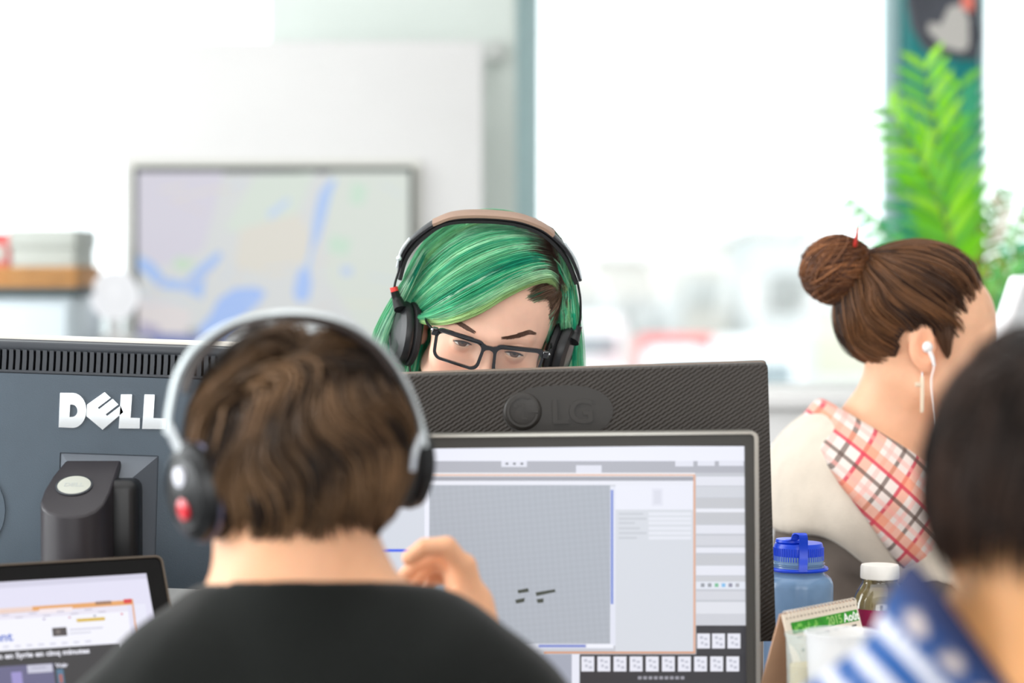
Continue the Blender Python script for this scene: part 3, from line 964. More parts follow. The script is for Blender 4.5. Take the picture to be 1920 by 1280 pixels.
for i, c in enumerate(((150, 154, 162), (150, 154, 162), (120, 190, 150), (130, 190, 235), (140, 140, 160), (170, 172, 180))):
    q(1314 + i * 13, 1093, 1321 + i * 13, 1100, c, 4)
q(1087, 1226, 1400, 1420, (46, 46, 52), 6)
q(1305, 1172, 1400, 1228, (52, 52, 58), 4)
def key(x, y):
    q(x, y, x + 24, y + 28, (232, 233, 244), 8)
    for dx, dy, w_, h_ in ((5, 5, 6, 5), (13, 8, 6, 4), (7, 15, 5, 5), (14, 18, 6, 5)):
        q(x + dx, y + dy, x + dx + w_, y + dy + h_, (190, 192, 206), 9)
for i in range(10):
    key(1090 + 30.2 * i, 1230)
for x in (1307, 1335, 1364):
    key(x, 1187)
q(1072, 1226, 1086, 1420, (232, 234, 246), 4)
q(800, 1226, 1072, 1420, (164, 169, 184), 3)
for i in range(9):
    q(1196 + i * 10, 1267, 1196 + i * 10 + 7, 1273, (150, 150, 160), 8)
q(640, 1029, 776, 1034, (58, 98, 240), 4)
q(776, 1029, 786, 1034, (222, 180, 232), 4)
ui.build('screen', mat('screen_light', (255, 255, 255), 0.3, attr=True, emit=1.0), t, smooth=False)
cv_ = MB()
fmc.quad(cv_, 805, 909, 1144, 1206, None, 0.0006)
m = mat('editor_canvas', (178, 184, 195), 0.3, emit=0.95)
nt = m.node_tree
b_ = nt.nodes['Principled BSDF']
tc = nt.nodes.new('ShaderNodeTexCoord'); mp_ = nt.nodes.new('ShaderNodeMapping')
mp_.inputs['Rotation'].default_value = (0, math.radians(50), 0)
mp_.inputs['Scale'].default_value = (215, 1, 215)
ck = nt.nodes.new('ShaderNodeTexChecker'); ck.inputs['Scale'].default_value = 1.0
ck.inputs['Color1'].default_value = (*lin((180, 186, 196)), 1); ck.inputs['Color2'].default_value = (*lin((176, 182, 192)), 1)
nt.links.new(tc.outputs['Object'], mp_.inputs['Vector']); nt.links.new(mp_.outputs[0], ck.inputs['Vector'])
nt.links.new(ck.outputs['Color'], b_.inputs['Emission Color'])
cvo = cv_.build('canvas', m, t, smooth=False)
mk = MB()
for pts in ([(970, 1106), (990, 1102), (992, 1109), (972, 1112)], [(966, 1124), (984, 1120), (983, 1128), (968, 1131)],
            [(1004, 1110), (1040, 1104), (1042, 1109), (1006, 1117)], [(1006, 1123), (1019, 1121), (1019, 1129), (1008, 1130)]):
    fmc.poly(mk, pts, None, 0.0009)
mk.build('drawn_marks', mat('drawn_mark_ink', (62, 68, 58), 0.5, emit=0.9), t, smooth=False)
fx = fm.pt(-Wf / 2, 0)[0]
MB().box((fx - 0.03, 2.66, DZ), (fx + 0.03, 2.68, 1.0), 0.005).build('stand_column', M_BLK, t)
MB().box((fx - 0.11, 2.50, DZ), (fx + 0.11, 2.683, DZ + 0.01), 0.004).build('stand_base', M_BLK, t)

# ================================================================ LAPTOP
psi, tau = math.radians(27), math.radians(30)
ex = np.array([math.cos(psi), math.sin(psi), 0])
nb = np.array([-math.sin(psi), math.cos(psi), 0])
lp_ = Plane(P(303, 1041, 2.64), ex, np.array([0, 0, 1]) * math.cos(tau) + nb * math.sin(tau))
Wn = 0.36
Hn = (lp_.O[2] - (DZ + 0.022)) / math.cos(tau)
hinge = lp_.pt(-Wn / 2, -Hn)
t = thing('laptop', (hinge[0], hinge[1], DZ), 'open black laptop showing a French news page at bottom left', 'laptop')
M_LID = mat('glossy_black_lid', (12, 11, 11), 0.3, spec=0.12)
V, Fc = shape_geo([rrect(-Wn, -Hn, 0, 0, 0.008)], 0.007, 0.0035)
lid = MB().add(V, Fc, None, lp_.M).build('lid', M_LID, t, sharp=40)
V, Fc = shape_geo([rrect(-Wn, -Hn, 0, 0, 0.008), rrect(-Wn + 0.0022, -Hn + 0.0022, -0.0022, -0.0022, 0.006)], 0.0022, -0.0009)
MB().add(V, Fc, None, lp_.M).build('lid_edge', mat('bronze_edge', (84, 74, 64), 0.3, 0.5), lid, sharp=40)
lpc = lp_
ls = MB()
S_ = 0.0665
def sy(x, y):      # screen rows run parallel to the top edge of the lid
    return y - S_ * x
def lq(x0, y0, x1, y1, c, l):
    lpc.poly(ls, [(x0, sy(x0, y0)), (x1, sy(x1, y0)), (x1 + (y1 - y0) * .12, sy(x1, y1)), (x0 + (y1 - y0) * .12, sy(x0, y1))], c, 0.0004 + 0.00012 * l)
u1, v1 = lp_.uv(274, 1075); u0, v0 = -Wn + 0.016, -Hn + 0.02
for (a0, a1, b0, b1, c) in ((u0, v0, u1, v1, (222, 220, 240)),):
    ls.add([(a0, -0.0004, a1), (b0, -0.0004, a1), (b0, -0.0004, b1), (a0, -0.0004, b1)], [(0, 1, 2, 3)], c, lp_.M)
X0 = -60
lq(X0, 1093, 274, 1103, (206, 204, 224), 1)
lq(X0, 1141, 246, 1150, (226, 160, 92), 2)
lq(X0, 1141, 60, 1149, (232, 206, 196), 3)
lq(178, 1140, 208, 1146, (150, 110, 84), 4)
lq(231, 1139, 246, 1147, (214, 40, 44), 4)
lq(X0, 1150, 238, 1162, (228, 224, 238), 2)
lq(73, 1147, 135, 1155, (240, 228, 232), 3)
lq(X0, 1162, 240, 1230, (240, 240, 250), 2)
for i, x in enumerate(range(-50, 200, 26)):
    lq(x, 1153 + (i % 2) * 6, x + 14, 1155 + (i % 2) * 6, (186, 180, 200), 4)
for x, c in ((80, (150, 130, 170)), (128, (190, 120, 150)), (175, (110, 110, 130)), (226, (210, 90, 110))):
    lq(x, 1165, x + 4, 1168, c, 4)
lq(143, 1170, 196, 1176, (212, 176, 30), 4)
lq(97, 1184, 124, 1200, (56, 46, 48), 4)
lq(104, 1188, 112, 1196, (110, 100, 96), 5)
lq(130, 1188, 192, 1191, (206, 206, 220), 4)
lq(130, 1195, 170, 1198, (212, 212, 224), 4)
lq(246, 1140, 249, 1218, (222, 160, 106), 3)
lq(252, 1150, 272, 1214, (228, 228, 244), 3)
lq(252, 1204, 272, 1208, (186, 190, 206), 4)
for i in range(8):
    lq(5 + i * 22, 1212, 16 + i * 22, 1215, (200, 200, 216), 4)
lq(X0, 1221, 222, 1300, (26, 24, 30), 3)
lq(X0, 1250, 99, 1320, (92, 90, 128), 4)
lq(50, 1251, 97, 1266, (196, 196, 214), 5)
lq(58, 1256, 86, 1258, (150, 150, 176), 6)
lq(20, 1262, 40, 1290, (150, 140, 200), 5)
lq(105, 1262, 118, 1290, (70, 110, 140), 5)
lq(110, 1272, 116, 1288, (170, 90, 80), 6)
scr = ls.build('screen', mat('laptop_screen_light', (255, 255, 255), 0.3, attr=True, emit=1.0), lid, smooth=False)
kl = 2.56 / F
def ltext(txt, px, py, size, c, nm):
    V, Fc = text_geo(txt, size * kl, 0.0, 0.0003)
    u, v = lp_.uv(px, sy(px, py))
    e = lp_.uv(px + 50, sy(px + 50, py))
    g = math.atan2(e[1] - v, e[0] - u)
    V = np.array(V)
    V2 = np.stack([V[:, 0] * math.cos(g) * 1.16 - V[:, 2] * math.sin(g) + u, np.full(len(V), -0.0018), V[:, 0] * math.sin(g) + V[:, 2] * math.cos(g) + v], 1)
    MB().add(V2, Fc, None, lp_.M).build(nm, mat(nm + '_ink', c, 0.5, emit=1.0), lid, smooth=False)
ltext('on en Syrie en cinq minutes', -13, 1236, 14, (235, 235, 245), 'headline')
ltext('ent', -13, 1203, 24, (60, 100, 200), 'page_title')
ltext('Voir', 104, 1259, 11, (225, 225, 238), 'side_heading')
# keyboard base
bs = MB()
Mk = np.eye(4); Mk[:3, 0] = ex; Mk[:3, 1] = nb; Mk[:3, 2] = (0, 0, 1); Mk[:3, 3] = (hinge[0], hinge[1], DZ)
bs.box((-Wn / 2, -0.235, 0.0), (Wn / 2, 0.004, 0.018), 0.004, M=Mk).build('base', M_LID, t)
k0 = None
for r_ in range(5):
    for c_ in range(14):
        x, y = -0.15 + c_ * 0.0215, -0.03 - r_ * 0.019
        if k0 is None:
            k0 = MB().box((x, y - 0.016, 0.018), (x + 0.018, y, 0.021), 0.001, 1, M=Mk).build('key', M_BLK, t); kx, ky = x, y
        else:
            d = ex * (x - kx) + nb * (y - ky)
            inst(k0, d, t)
MB().box((-0.045, -0.215, 0.018), (0.045, -0.145, 0.0185), M=Mk).build('touchpad', M_DLB, t)

# ================================================================ BLUE WIDE-MOUTH BOTTLE
M_BLUE = mat('bright_blue_plastic', (14, 68, 214), 0.32, spec=0.6)
yb = 2.95
kb = yb / F
cx = P(1497, 1100, yb)[0]
t = thing('water_bottle', (cx, yb, DZ), 'translucent blue water bottle with a bright blue loop cap', 'bottle')
zt = lambda py: float(P(1497, py, yb)[2])
rb = 65.5 * kb
prof = [(rb * .85, DZ), (rb, DZ + 0.006), (rb, zt(1098)), (rb * .985, zt(1090)), (rb * .93, zt(1082)), (rb * .83, zt(1077)), (rb * .74, zt(1073)), (rb * .72, zt(1050)), (rb * .72, zt(1040))]
bm_ = mat('frosted_blue_plastic', (124, 158, 196), 0.22, alpha=0.80, spec=0.6, noise=0.1, nscale=40)
MB().lathe(prof, (cx, yb, 0), 48, capt=False).build('body', bm_, t, sharp=60)
cap = MB().lathe([(rb * .70, zt(1052)), (45.5 * kb, zt(1052)), (46.5 * kb, zt(1050)), (46 * kb, zt(1022)), (44 * kb, zt(1017)), (0.002, zt(1015))], (cx, yb, 0), 64).build('cap', M_BLUE, t, sharp=50)
rdg = MB()
for i in range(60):
    a = 2 * PI * i / 60
    x, y = cx + 46.3 * kb * math.cos(a), yb + 46.3 * kb * math.sin(a)
    rdg.tube([(x, y, zt(1049)), (x, y, zt(1025))], 0.0009, 6)
rdg.build('cap_ridges', M_BLUE, cap)
MB().lathe([(rb * .73, zt(1068)), (rb * .84, zt(1068)), (rb * .86, zt(1065)), (rb * .84, zt(1062)), (rb * .73, zt(1062))], (cx, yb, 0), 48, capb=False, capt=False).build('tether_ring', M_BLUE, t)
rg = MB()
for zz in (1058, 1054.5):
    rg.lathe([(rb * .72, zt(zz + 1)), (rb * .76, zt(zz)), (rb * .72, zt(zz - 1))], (cx, yb, 0), 40, capb=False, capt=False)
rg.build('screw_thread', bm_, t)
lpz = [P(1470, 1018, yb - .012), P(1478, 1014, yb - 0.02), P(1490, 1012, yb - 0.026), P(1494, 1003, yb - 0.028), P(1500, 1001, yb - 0.033), P(1506, 1004, yb - 0.037), P(1507, 1025, yb - 0.0335), P(1507, 1045, yb - 0.034), P(1506, 1060, yb - 0.037), P(1506, 1072, yb - 0.038)]
c_ = catmull(lpz, 30)
st = MB()
V, Fc = [], []
for i, p in enumerate(c_):
    hw = 0.0022 + 0.0030 * min(1, i / 8)
    for dx, dy in ((-1, 0), (1, 0), (1, 1), (-1, 1)):
        V.append(p + (dx * hw, dy * 0.0022 + 0.0, dy * 0.0012))
for i in range(29):
    for k_ in range(4):
        l = (k_ + 1) % 4
        Fc.append((i * 4 + k_, i * 4 + l, i * 4 + 4 + l, i * 4 + 4 + k_))
Fc += [(0, 1, 2, 3), (116, 117, 118, 119)]
st.add(V, Fc).build('loop_strap', M_BLUE, t, sharp=50)
MB().lathe([(0.017, zt(1017)), (0.019, zt(1014)), (0.018, zt(1009)), (0.002, zt(1008))], (cx - 0.010, yb - 0.004, 0), 28).build('strap_button', M_BLUE, t)

# ================================================================ CLEAR JUICE BOTTLE
yj = 2.80
kj = yj / F
cx = P(1649.5, 1100, yj)[0]
zj = lambda py: float(P(1650, py, yj)[2])
t = thing('juice_bottle', (cx, yj, DZ), 'clear round-shouldered bottle with a white screw cap and dark pink label', 'bottle')
body = [(0.024, DZ), (0.030, DZ + 0.004), (0.0325, DZ + 0.02), (0.0325, zj(1165)), (0.0322, zj(1145)), (0.0305, zj(1125)), (0.027, zj(1110)), (0.0228, zj(1098)), (0.0205, zj(1092)), (0.0195, zj(1088)), (0.0205, zj(1086)), (0.0195, zj(1083))]
M_CLR = glass('clear_bottle_glass', (244, 243, 232), 0.02, 0.06)
MB().lathe(body, (cx, yj, 0), 48, capt=False).build('body', M_CLR, t, sharp=70)
jl = [(max(0.001, r_ - 0.0014), max(z_, DZ + 0.004)) for r_, z_ in body if z_ < zj(1106)] + [(0.0225, zj(1106)), (0.001, zj(1105.5))]
MB().lathe(jl, (cx, yj, 0), 40).build('juice', mat('pale_straw_juice', (232, 214, 170), 0.15, alpha=0.35, spec=0.6), t, sharp=50)
MB().lathe([(0.0205, zj(1084)), (36 * kj, zj(1083)), (36.6 * kj, zj(1080)), (36 * kj, zj(1062)), (34.5 * kj, zj(1058)), (0.002, zj(1057))], (cx, yj, 0), 48).build('cap', mat('white_cap_plastic', (236, 232, 226), 0.4), t, sharp=50)
lb = MB()
V, Fc = [], []
for i in range(25):
    a = math.radians(-155 + 120 * i / 24)
    for z in (zj(1190), zj(1137)):
        V.append((cx + 0.0329 * math.cos(a), yj + 0.0329 * math.sin(a), z))
for i in range(24):
    Fc.append((2 * i, 2 * i + 2, 2 * i + 3, 2 * i + 1))
lb.add(V, Fc).build('label', mat('dark_pink_label', (142, 30, 72), 0.4), t)

# ================================================================ DESK CALENDAR
psi, tau = math.radians(50), math.radians(17)
ex = np.array([math.cos(psi), math.sin(psi), 0]); nb = np.array([-math.sin(psi), math.cos(psi), 0])
cp = Plane(P(1466, 1152, 2.62), ex, np.array([0, 0, 1]) * math.cos(tau) + nb * math.sin(tau))
Wc = 0.150
Hc = (cp.O[2] - DZ) / math.cos(tau)
t = thing('desk_calendar', cp.pt(Wc / 2, -Hc / 2) * (1, 1, 0) + (0, 0, DZ), 'spiral-bound desk calendar with a green August 2015 header', 'calendar')
M_PAPER = mat('cream_paper', (236, 222, 204), 0.7, noise=0.03)
M_KRAFT = mat('tan_card', (196, 158, 130), 0.8, noise=0.08)
MB().box((0, 0, -Hc), (Wc, 0.001, 0), M=cp.M).build('page', M_PAPER, t)
# rear leaf of the easel
cb = Plane(cp.O + nb * 0.002, ex, np.array([0, 0, 1]) * math.cos(tau) - nb * math.sin(tau))
MB().box((0, 0, -Hc), (Wc, 0.0015, 0), M=cb.M).build('easel_back', M_KRAFT, t)
def wq(mb, u0, v0, u1, v1, lift=0.0004, col=None):
    mb.add([(u0, -lift, v0), (u1, -lift, v0), (u1, -lift, v1), (u0, -lift, v1)], [(0, 1, 2, 3)], col, cp.M)
hd = MB(); wq(hd, 0.012, -0.023, Wc - 0.003, -0.0105)
hd.build('header_band', mat('green_print', (44, 150, 28), 0.6, noise=0.25, nscale=120), t, smooth=False)
lf = MB()
rl = random.Random(5)
for i in range(16):
    u = 0.014 + rl.random() * 0.045
    v = -0.0225 + rl.random() * 0.006
    lf.add([(u, -0.0006, v), (u + 0.004 + rl.random() * 0.004, -0.0006, v + 0.001), (u + 0.003, -0.0006, v + 0.005)], [(0, 1, 2)], None, cp.M)
lf.build('leaf_print', mat('light_green_print', (130, 205, 90), 0.6), t, smooth=False)
for s_, u_, c_, nm in (('2015', 0.082, (150, 200, 110), 'year_print'), ('Août', 0.116, (245, 250, 240), 'month_print')):
    V, Fc = text_geo(s_, 0.0135, 0, 0.0004)
    MB().add(np.array(V) * (1.15, 1, 1) + (u_, -0.0007, -0.0215), Fc, None, cp.M).build(nm, mat(nm + '_ink', c_, 0.6), t, smooth=False)
wd_ = MB()
for i in range(7):
    wq(wd_, 0.018 + i * 0.0185, -0.0285, 0.028 + i * 0.0185, -0.0265)
for r_ in range(5):
    for i in range(7):
        wq(wd_, 0.020 + i * 0.0185, -0.044 - r_ * 0.022, 0.026 + i * 0.0185, -0.040 - r_ * 0.022)
wd_.build('day_print', mat('brown_print', (90, 80, 70), 0.7), t, smooth=False)
hl = MB()
for i in range(20):
    u = 0.007 + i * 0.0072
    wq(hl, u - 0.0013, -0.0062, u + 0.0013, -0.0045, 0.0005)
hl.build('punched_holes', mat('dark_hole', (110, 95, 85), 0.8), t, smooth=False)
r0 = None
for i in range(20):
    u = 0.007 + i * 0.0072
    if r0 is None:
        pts = [cp.pt(u, -0.0015 + 0.0045 * math.sin(a), -0.0002 - 0.0045 * math.cos(a)) for a in np.linspace(0, 2 * PI, 14, endpoint=False)]
        r0 = MB().tube(pts, 0.0006, 5, closed=True).build('spiral_ring', mat('cream_wire', (226, 214, 200), 0.4), t)
    else:
        inst(r0, cp.ex * 0.0072 * i, t)
MB().box((0.0, -0.004, -Hc), (Wc, 0.06, -Hc + 0.002), M=Plane(cp.O, ex, (0, 0, 1)).M @ np.eye(4)).build('foot_card', M_KRAFT, t) if False else None

# ================================================================ CUPS
def cup(px, py, Y, rt, hh, label, liquid=None, alpha=0.5, tint=(244, 246, 248)):
    c = P(px, py, Y)
    t = thing('plastic_cup', (c[0], Y, DZ), label, 'cup')
    H = c[2] - DZ
    m = mat('frosty_plastic', tint, 0.3, alpha=alpha, spec=0.6)
    rbm = rt * 0.74
    pr = [(rbm, DZ), (rt * .9, DZ + H * .62), (rt * .925, DZ + H * .66), (rt * .915, DZ + H * .70), (rt * .97, DZ + H - 0.003), (rt * 1.03, DZ + H - 0.003), (rt * 1.04, DZ + H), (rt * .98, DZ + H), (rt * .955, DZ + H - 0.006), (rbm * .95, DZ + 0.003)]
    MB().lathe(pr, (c[0], Y, 0), 44, capt=True).build('wall', m, t, sharp=60)
    if liquid:
        zt_ = DZ + H * liquid[1]
        MB().lathe([(rbm * .93, DZ + 0.004), (rbm + (rt * .9 - rbm) * liquid[1] - 0.002, zt_ - 0.001), (0.002, zt_)], (c[0], Y, 0), 36).build('drink', mat('milky_drink', liquid[0], 0.5, noise=0.1, nscale=60), t, sharp=40)
    return t
cup(1513, 1186, 2.60, 0.0235, 0.17, 'slim clear plastic cup holding a beige drink in front of the calendar', ((196, 172, 110), 0.80), 0.22, (226, 238, 236))
cup(1578, 1183, 2.52, 0.038, 0.16, 'wide frosted plastic cup right of the slim drink cup', None, 0.45)
a = P(1461, 1238, 2.70)
t = thing('pen_tray', (a[0] + 0.01, 2.75, DZ), 'small black organiser box half hidden behind the desk calendar', 'organiser')
V, Fc = [], []
MB().box((a[0], 2.70, DZ), (a[0] + 0.012, 2.80, a[2]), 0.001).box((a[0] + 0.006, 2.715, DZ), (a[0] + 0.03, 2.73, a[2] - 0.004), 0.001).build('side_panel', M_BLK, t)
MB().box((a[0] - 0.002, 2.698, a[2] - 0.003), (a[0] + 0.03, 2.735, a[2]), 0.001).build('rim', M_BLK, t)

# white-backed monitor of the woman, at the right edge
wm = Plane(P(1975, 522, 4.0), (0.34, 0.94, 0), (0.34, 0.0, 1))
t = thing('computer_monitor', (wm.pt(0, -0.3)[0] + 0.02, 4.0, DZ), 'white monitor at the right edge in front of the person with the bun', 'monitor')
MB().box((-0.30, 0, -0.30), (0.20, 0.03, 0), 0.01, 3, M=wm.M).build('casing', mat('bright_white_plastic', (244, 245, 248), .3), t)
MB().box((-0.28, 0.029, -0.28), (0.18, 0.031, -0.02), M=wm.M).build('screen', mat('lit_screen_three', (225, 228, 235), 0.3, emit=0.8), t)
pp = wm.pt(-0.05, -0.2)
MB().box((pp[0] - 0.02, pp[1] - 0.02, DZ), (pp[0] + 0.02, pp[1] + 0.02, pp[2]), 0.006).build('stand_column', M_METAL, t)
MB().box((pp[0] - 0.09, pp[1] - 0.1, DZ), (pp[0] + 0.09, pp[1] + 0.1, DZ + 0.01), 0.004).build('stand_base', M_METAL, t)

# ================================================================ SOLID MODELLING (smooth unions meshed by surface nets)
def Rx(a):
    c, s = math.cos(math.radians(a)), math.sin(math.radians(a)); return np.array([[1, 0, 0], [0, c, -s], [0, s, c]])
def Ry(a):
    c, s = math.cos(math.radians(a)), math.sin(math.radians(a)); return np.array([[c, 0, s], [0, 1, 0], [-s, 0, c]])
def Rz(a):
    c, s = math.cos(math.radians(a)), math.sin(math.radians(a)); return np.array([[c, -s, 0], [s, c, 0], [0, 0, 1]])
def axis(lo, hi, h, fine=()):
    out, x = [], lo
    while x < hi + h:
        out.append(x)
        st = h
        for a, b, hf in fine:
            if a - hf <= x < b: st = min(st, hf)
            elif x < a < x + st: st = max(hf, min(st, a - x))
        x += st
    return np.array(out)
class Sdf:
    def __init__(s, lo, hi, h, fine=()):
        """fine: list of (lo3, hi3, step) boxes"""
        s.ax = [axis(lo[k], hi[k], h, [(f[0][k], f[1][k], f[2]) for f in fine]) for k in range(3)]
        s.D = np.full([len(a) for a in s.ax], 1.0, np.float32)
    def blk(s, lo, hi):
        sl = []
        for k in range(3):
            i0 = max(0, int(np.searchsorted(s.ax[k], lo[k])) - 2)
            i1 = min(len(s.ax[k]), int(np.searchsorted(s.ax[k], hi[k])) + 2)
            if i1 <= i0: return None, None
            sl.append(slice(i0, i1))
        X = s.ax[0][sl[0]].astype(np.float32)[:, None, None]
        Y = s.ax[1][sl[1]].astype(np.float32)[None, :, None]
        Z = s.ax[2][sl[2]].astype(np.float32)[None, None, :]
        return tuple(sl), (X, Y, Z)
    def put(s, sl, d, k, op):
        A = s.D[sl]
        if op == 'add':
            if k > 0:
                h = np.maximum(k - np.abs(A - d), 0) / k
                s.D[sl] = np.minimum(A, d) - h * h * k * 0.25
            else:
                s.D[sl] = np.minimum(A, d)
        else:
            if k > 0:
                h = np.maximum(k - np.abs(A + d), 0) / k
                s.D[sl] = np.maximum(A, -d) + h * h * k * 0.25
            else:
                s.D[sl] = np.maximum(A, -d)
    def ell(s, c, r, R=None, k=0.02, op='add', g=0.0):
        c = np.asarray(c, float); r = np.asarray(r, float) * np.ones(3) + g
        m = r.max() + k + 0.03
        sl, Q = s.blk(c - m, c + m)
        if sl is None: return
        x, y, z = Q[0] - c[0], Q[1] - c[1], Q[2] - c[2]
        if R is not None:
            R = R.astype(np.float32)
            x, y, z = (R[0, 0] * x + R[1, 0] * y + R[2, 0] * z, R[0, 1] * x + R[1, 1] * y + R[2, 1] * z, R[0, 2] * x + R[1, 2] * y + R[2, 2] * z)
        r = r.astype(np.float32)
        k0 = np.sqrt((x / r[0]) ** 2 + (y / r[1]) ** 2 + (z / r[2]) ** 2)
        k1 = np.sqrt((x / r[0] ** 2) ** 2 + (y / r[1] ** 2) ** 2 + (z / r[2] ** 2) ** 2) + 1e-9
        s.put(sl, k0 * (k0 - 1) / k1, k, op)
    def cone(s, a, b, ra, rb, k=0.02, op='add', g=0.0):
        a, b = np.asarray(a, float), np.asarray(b, float)
        ra, rb = ra + g, rb + g
        m = max(ra, rb) + k + 0.03
        sl, Q = s.blk(np.minimum(a, b) - m, np.maximum(a, b) + m)
        if sl is None: return
        ba = b - a; L2 = float(ba.dot(ba)) + 1e-12
        x, y, z = [(Q[i] - np.float32(a[i])) for i in range(3)]
        h = np.clip((x * np.float32(ba[0]) + y * np.float32(ba[1]) + z * np.float32(ba[2])) / np.float32(L2), 0, 1)
        d = np.sqrt((x - h * np.float32(ba[0])) ** 2 + (y - h * np.float32(ba[1])) ** 2 + (z - h * np.float32(ba[2])) ** 2) - (ra + (rb - ra) * h)
        s.put(sl, d.astype(np.float32), k, op)
    def cut(s, fn, lo, hi, k=0.0, op='sub'):
        sl, Q = s.blk(np.asarray(lo, float), np.asarray(hi, float))
        if sl is None: return
        d = fn(*Q).astype(np.float32)
        s.put(sl, d * np.ones(s.D[sl].shape, np.float32), k, op)
    def wrinkle(s, amp, freq, seed=0, lo=None, hi=None):
        r = np.random.default_rng(seed)
        lo = lo if lo is not None else [a[0] for a in s.ax]
        hi = hi if hi is not None else [a[-1] for a in s.ax]
        sl, Q = s.blk(np.array(lo), np.array(hi))
        n = 0
        for i in range(6):
            w = r.normal(size=3) * freq
            n = n + np.sin(w[0] * Q[0] + w[1] * Q[1] + w[2] * Q[2] + r.uniform(0, 6) + 1.5 * np.sin(w[1] * .4 * Q[0] + w[2] * .4 * Q[2] + w[0] * .4 * Q[1])) / 6
        s.D[sl] += (amp * n).astype(np.float32)
    def mesh(s):
        D = s.D
        S = D < 0
        nx, ny, nz = D.shape
        cs = [(i, j, k) for i in (0, 1) for j in (0, 1) for k in (0, 1)]
        cnt = np.zeros((nx - 1, ny - 1, nz - 1), np.int8)
        for i, j, k in cs:
            cnt += S[i:nx - 1 + i, j:ny - 1 + j, k:nz - 1 + k]
        I = np.argwhere((cnt > 0) & (cnt < 8))
        vals = {c: D[I[:, 0] + c[0], I[:, 1] + c[1], I[:, 2] + c[2]] for c in cs}
        acc = np.zeros((len(I), 3)); num = np.zeros(len(I))
        for a in cs:
            for ax_ in range(3):
                if a[ax_] == 0:
                    b = list(a); b[ax_] = 1; b = tuple(b)
                    va, vb = vals[a], vals[b]
                    m = (va < 0) != (vb < 0)
                    t = np.where(m, va / np.where(m, va - vb, 1), 0)
                    p = np.array(a, float)[None, :].repeat(len(I), 0)
                    p[:, ax_] = t
                    acc[m] += p[m]; num[m] += 1
        acc /= num[:, None]
        V = np.stack([s.ax[k][I[:, k]] + (s.ax[k][I[:, k] + 1] - s.ax[k][I[:, k]]) * acc[:, k] for k in range(3)], 1)
        idm = np.full((nx, ny, nz), -1, np.int32)
        idm[I[:, 0], I[:, 1], I[:, 2]] = np.arange(len(I))
        quads = []
        def emit(E, inside, offs):
            c = [idm[E[:, 0] + o[0], E[:, 1] + o[1], E[:, 2] + o[2]] for o in offs]
            q = np.stack(c, 1)
            q[~inside] = q[~inside][:, ::-1]
            quads.append(q[(q >= 0).all(1)])
        E = np.argwhere(S[:-1, 1:-1, 1:-1] != S[1:, 1:-1, 1:-1]) + (0, 1, 1)
        emit(E, S[E[:, 0], E[:, 1], E[:, 2]], [(0, -1, -1), (0, 0, -1), (0, 0, 0), (0, -1, 0)])
        E = np.argwhere(S[1:-1, :-1, 1:-1] != S[1:-1, 1:, 1:-1]) + (1, 0, 1)
        emit(E, S[E[:, 0], E[:, 1], E[:, 2]], [(-1, 0, -1), (-1, 0, 0), (0, 0, 0), (0, 0, -1)])
        E = np.argwhere(S[1:-1, 1:-1, :-1] != S[1:-1, 1:-1, 1:]) + (1, 1, 0)
        emit(E, S[E[:, 0], E[:, 1], E[:, 2]], [(-1, -1, 0), (0, -1, 0), (0, 0, 0), (-1, 0, 0)])
        return V, np.concatenate(quads)
    def build(s, name, m, parent, vcol=None):
        V, Q = s.mesh()
        return make_obj(name, V, Q, m, parent, True, 0, vcol=vcol(V) if vcol else None)

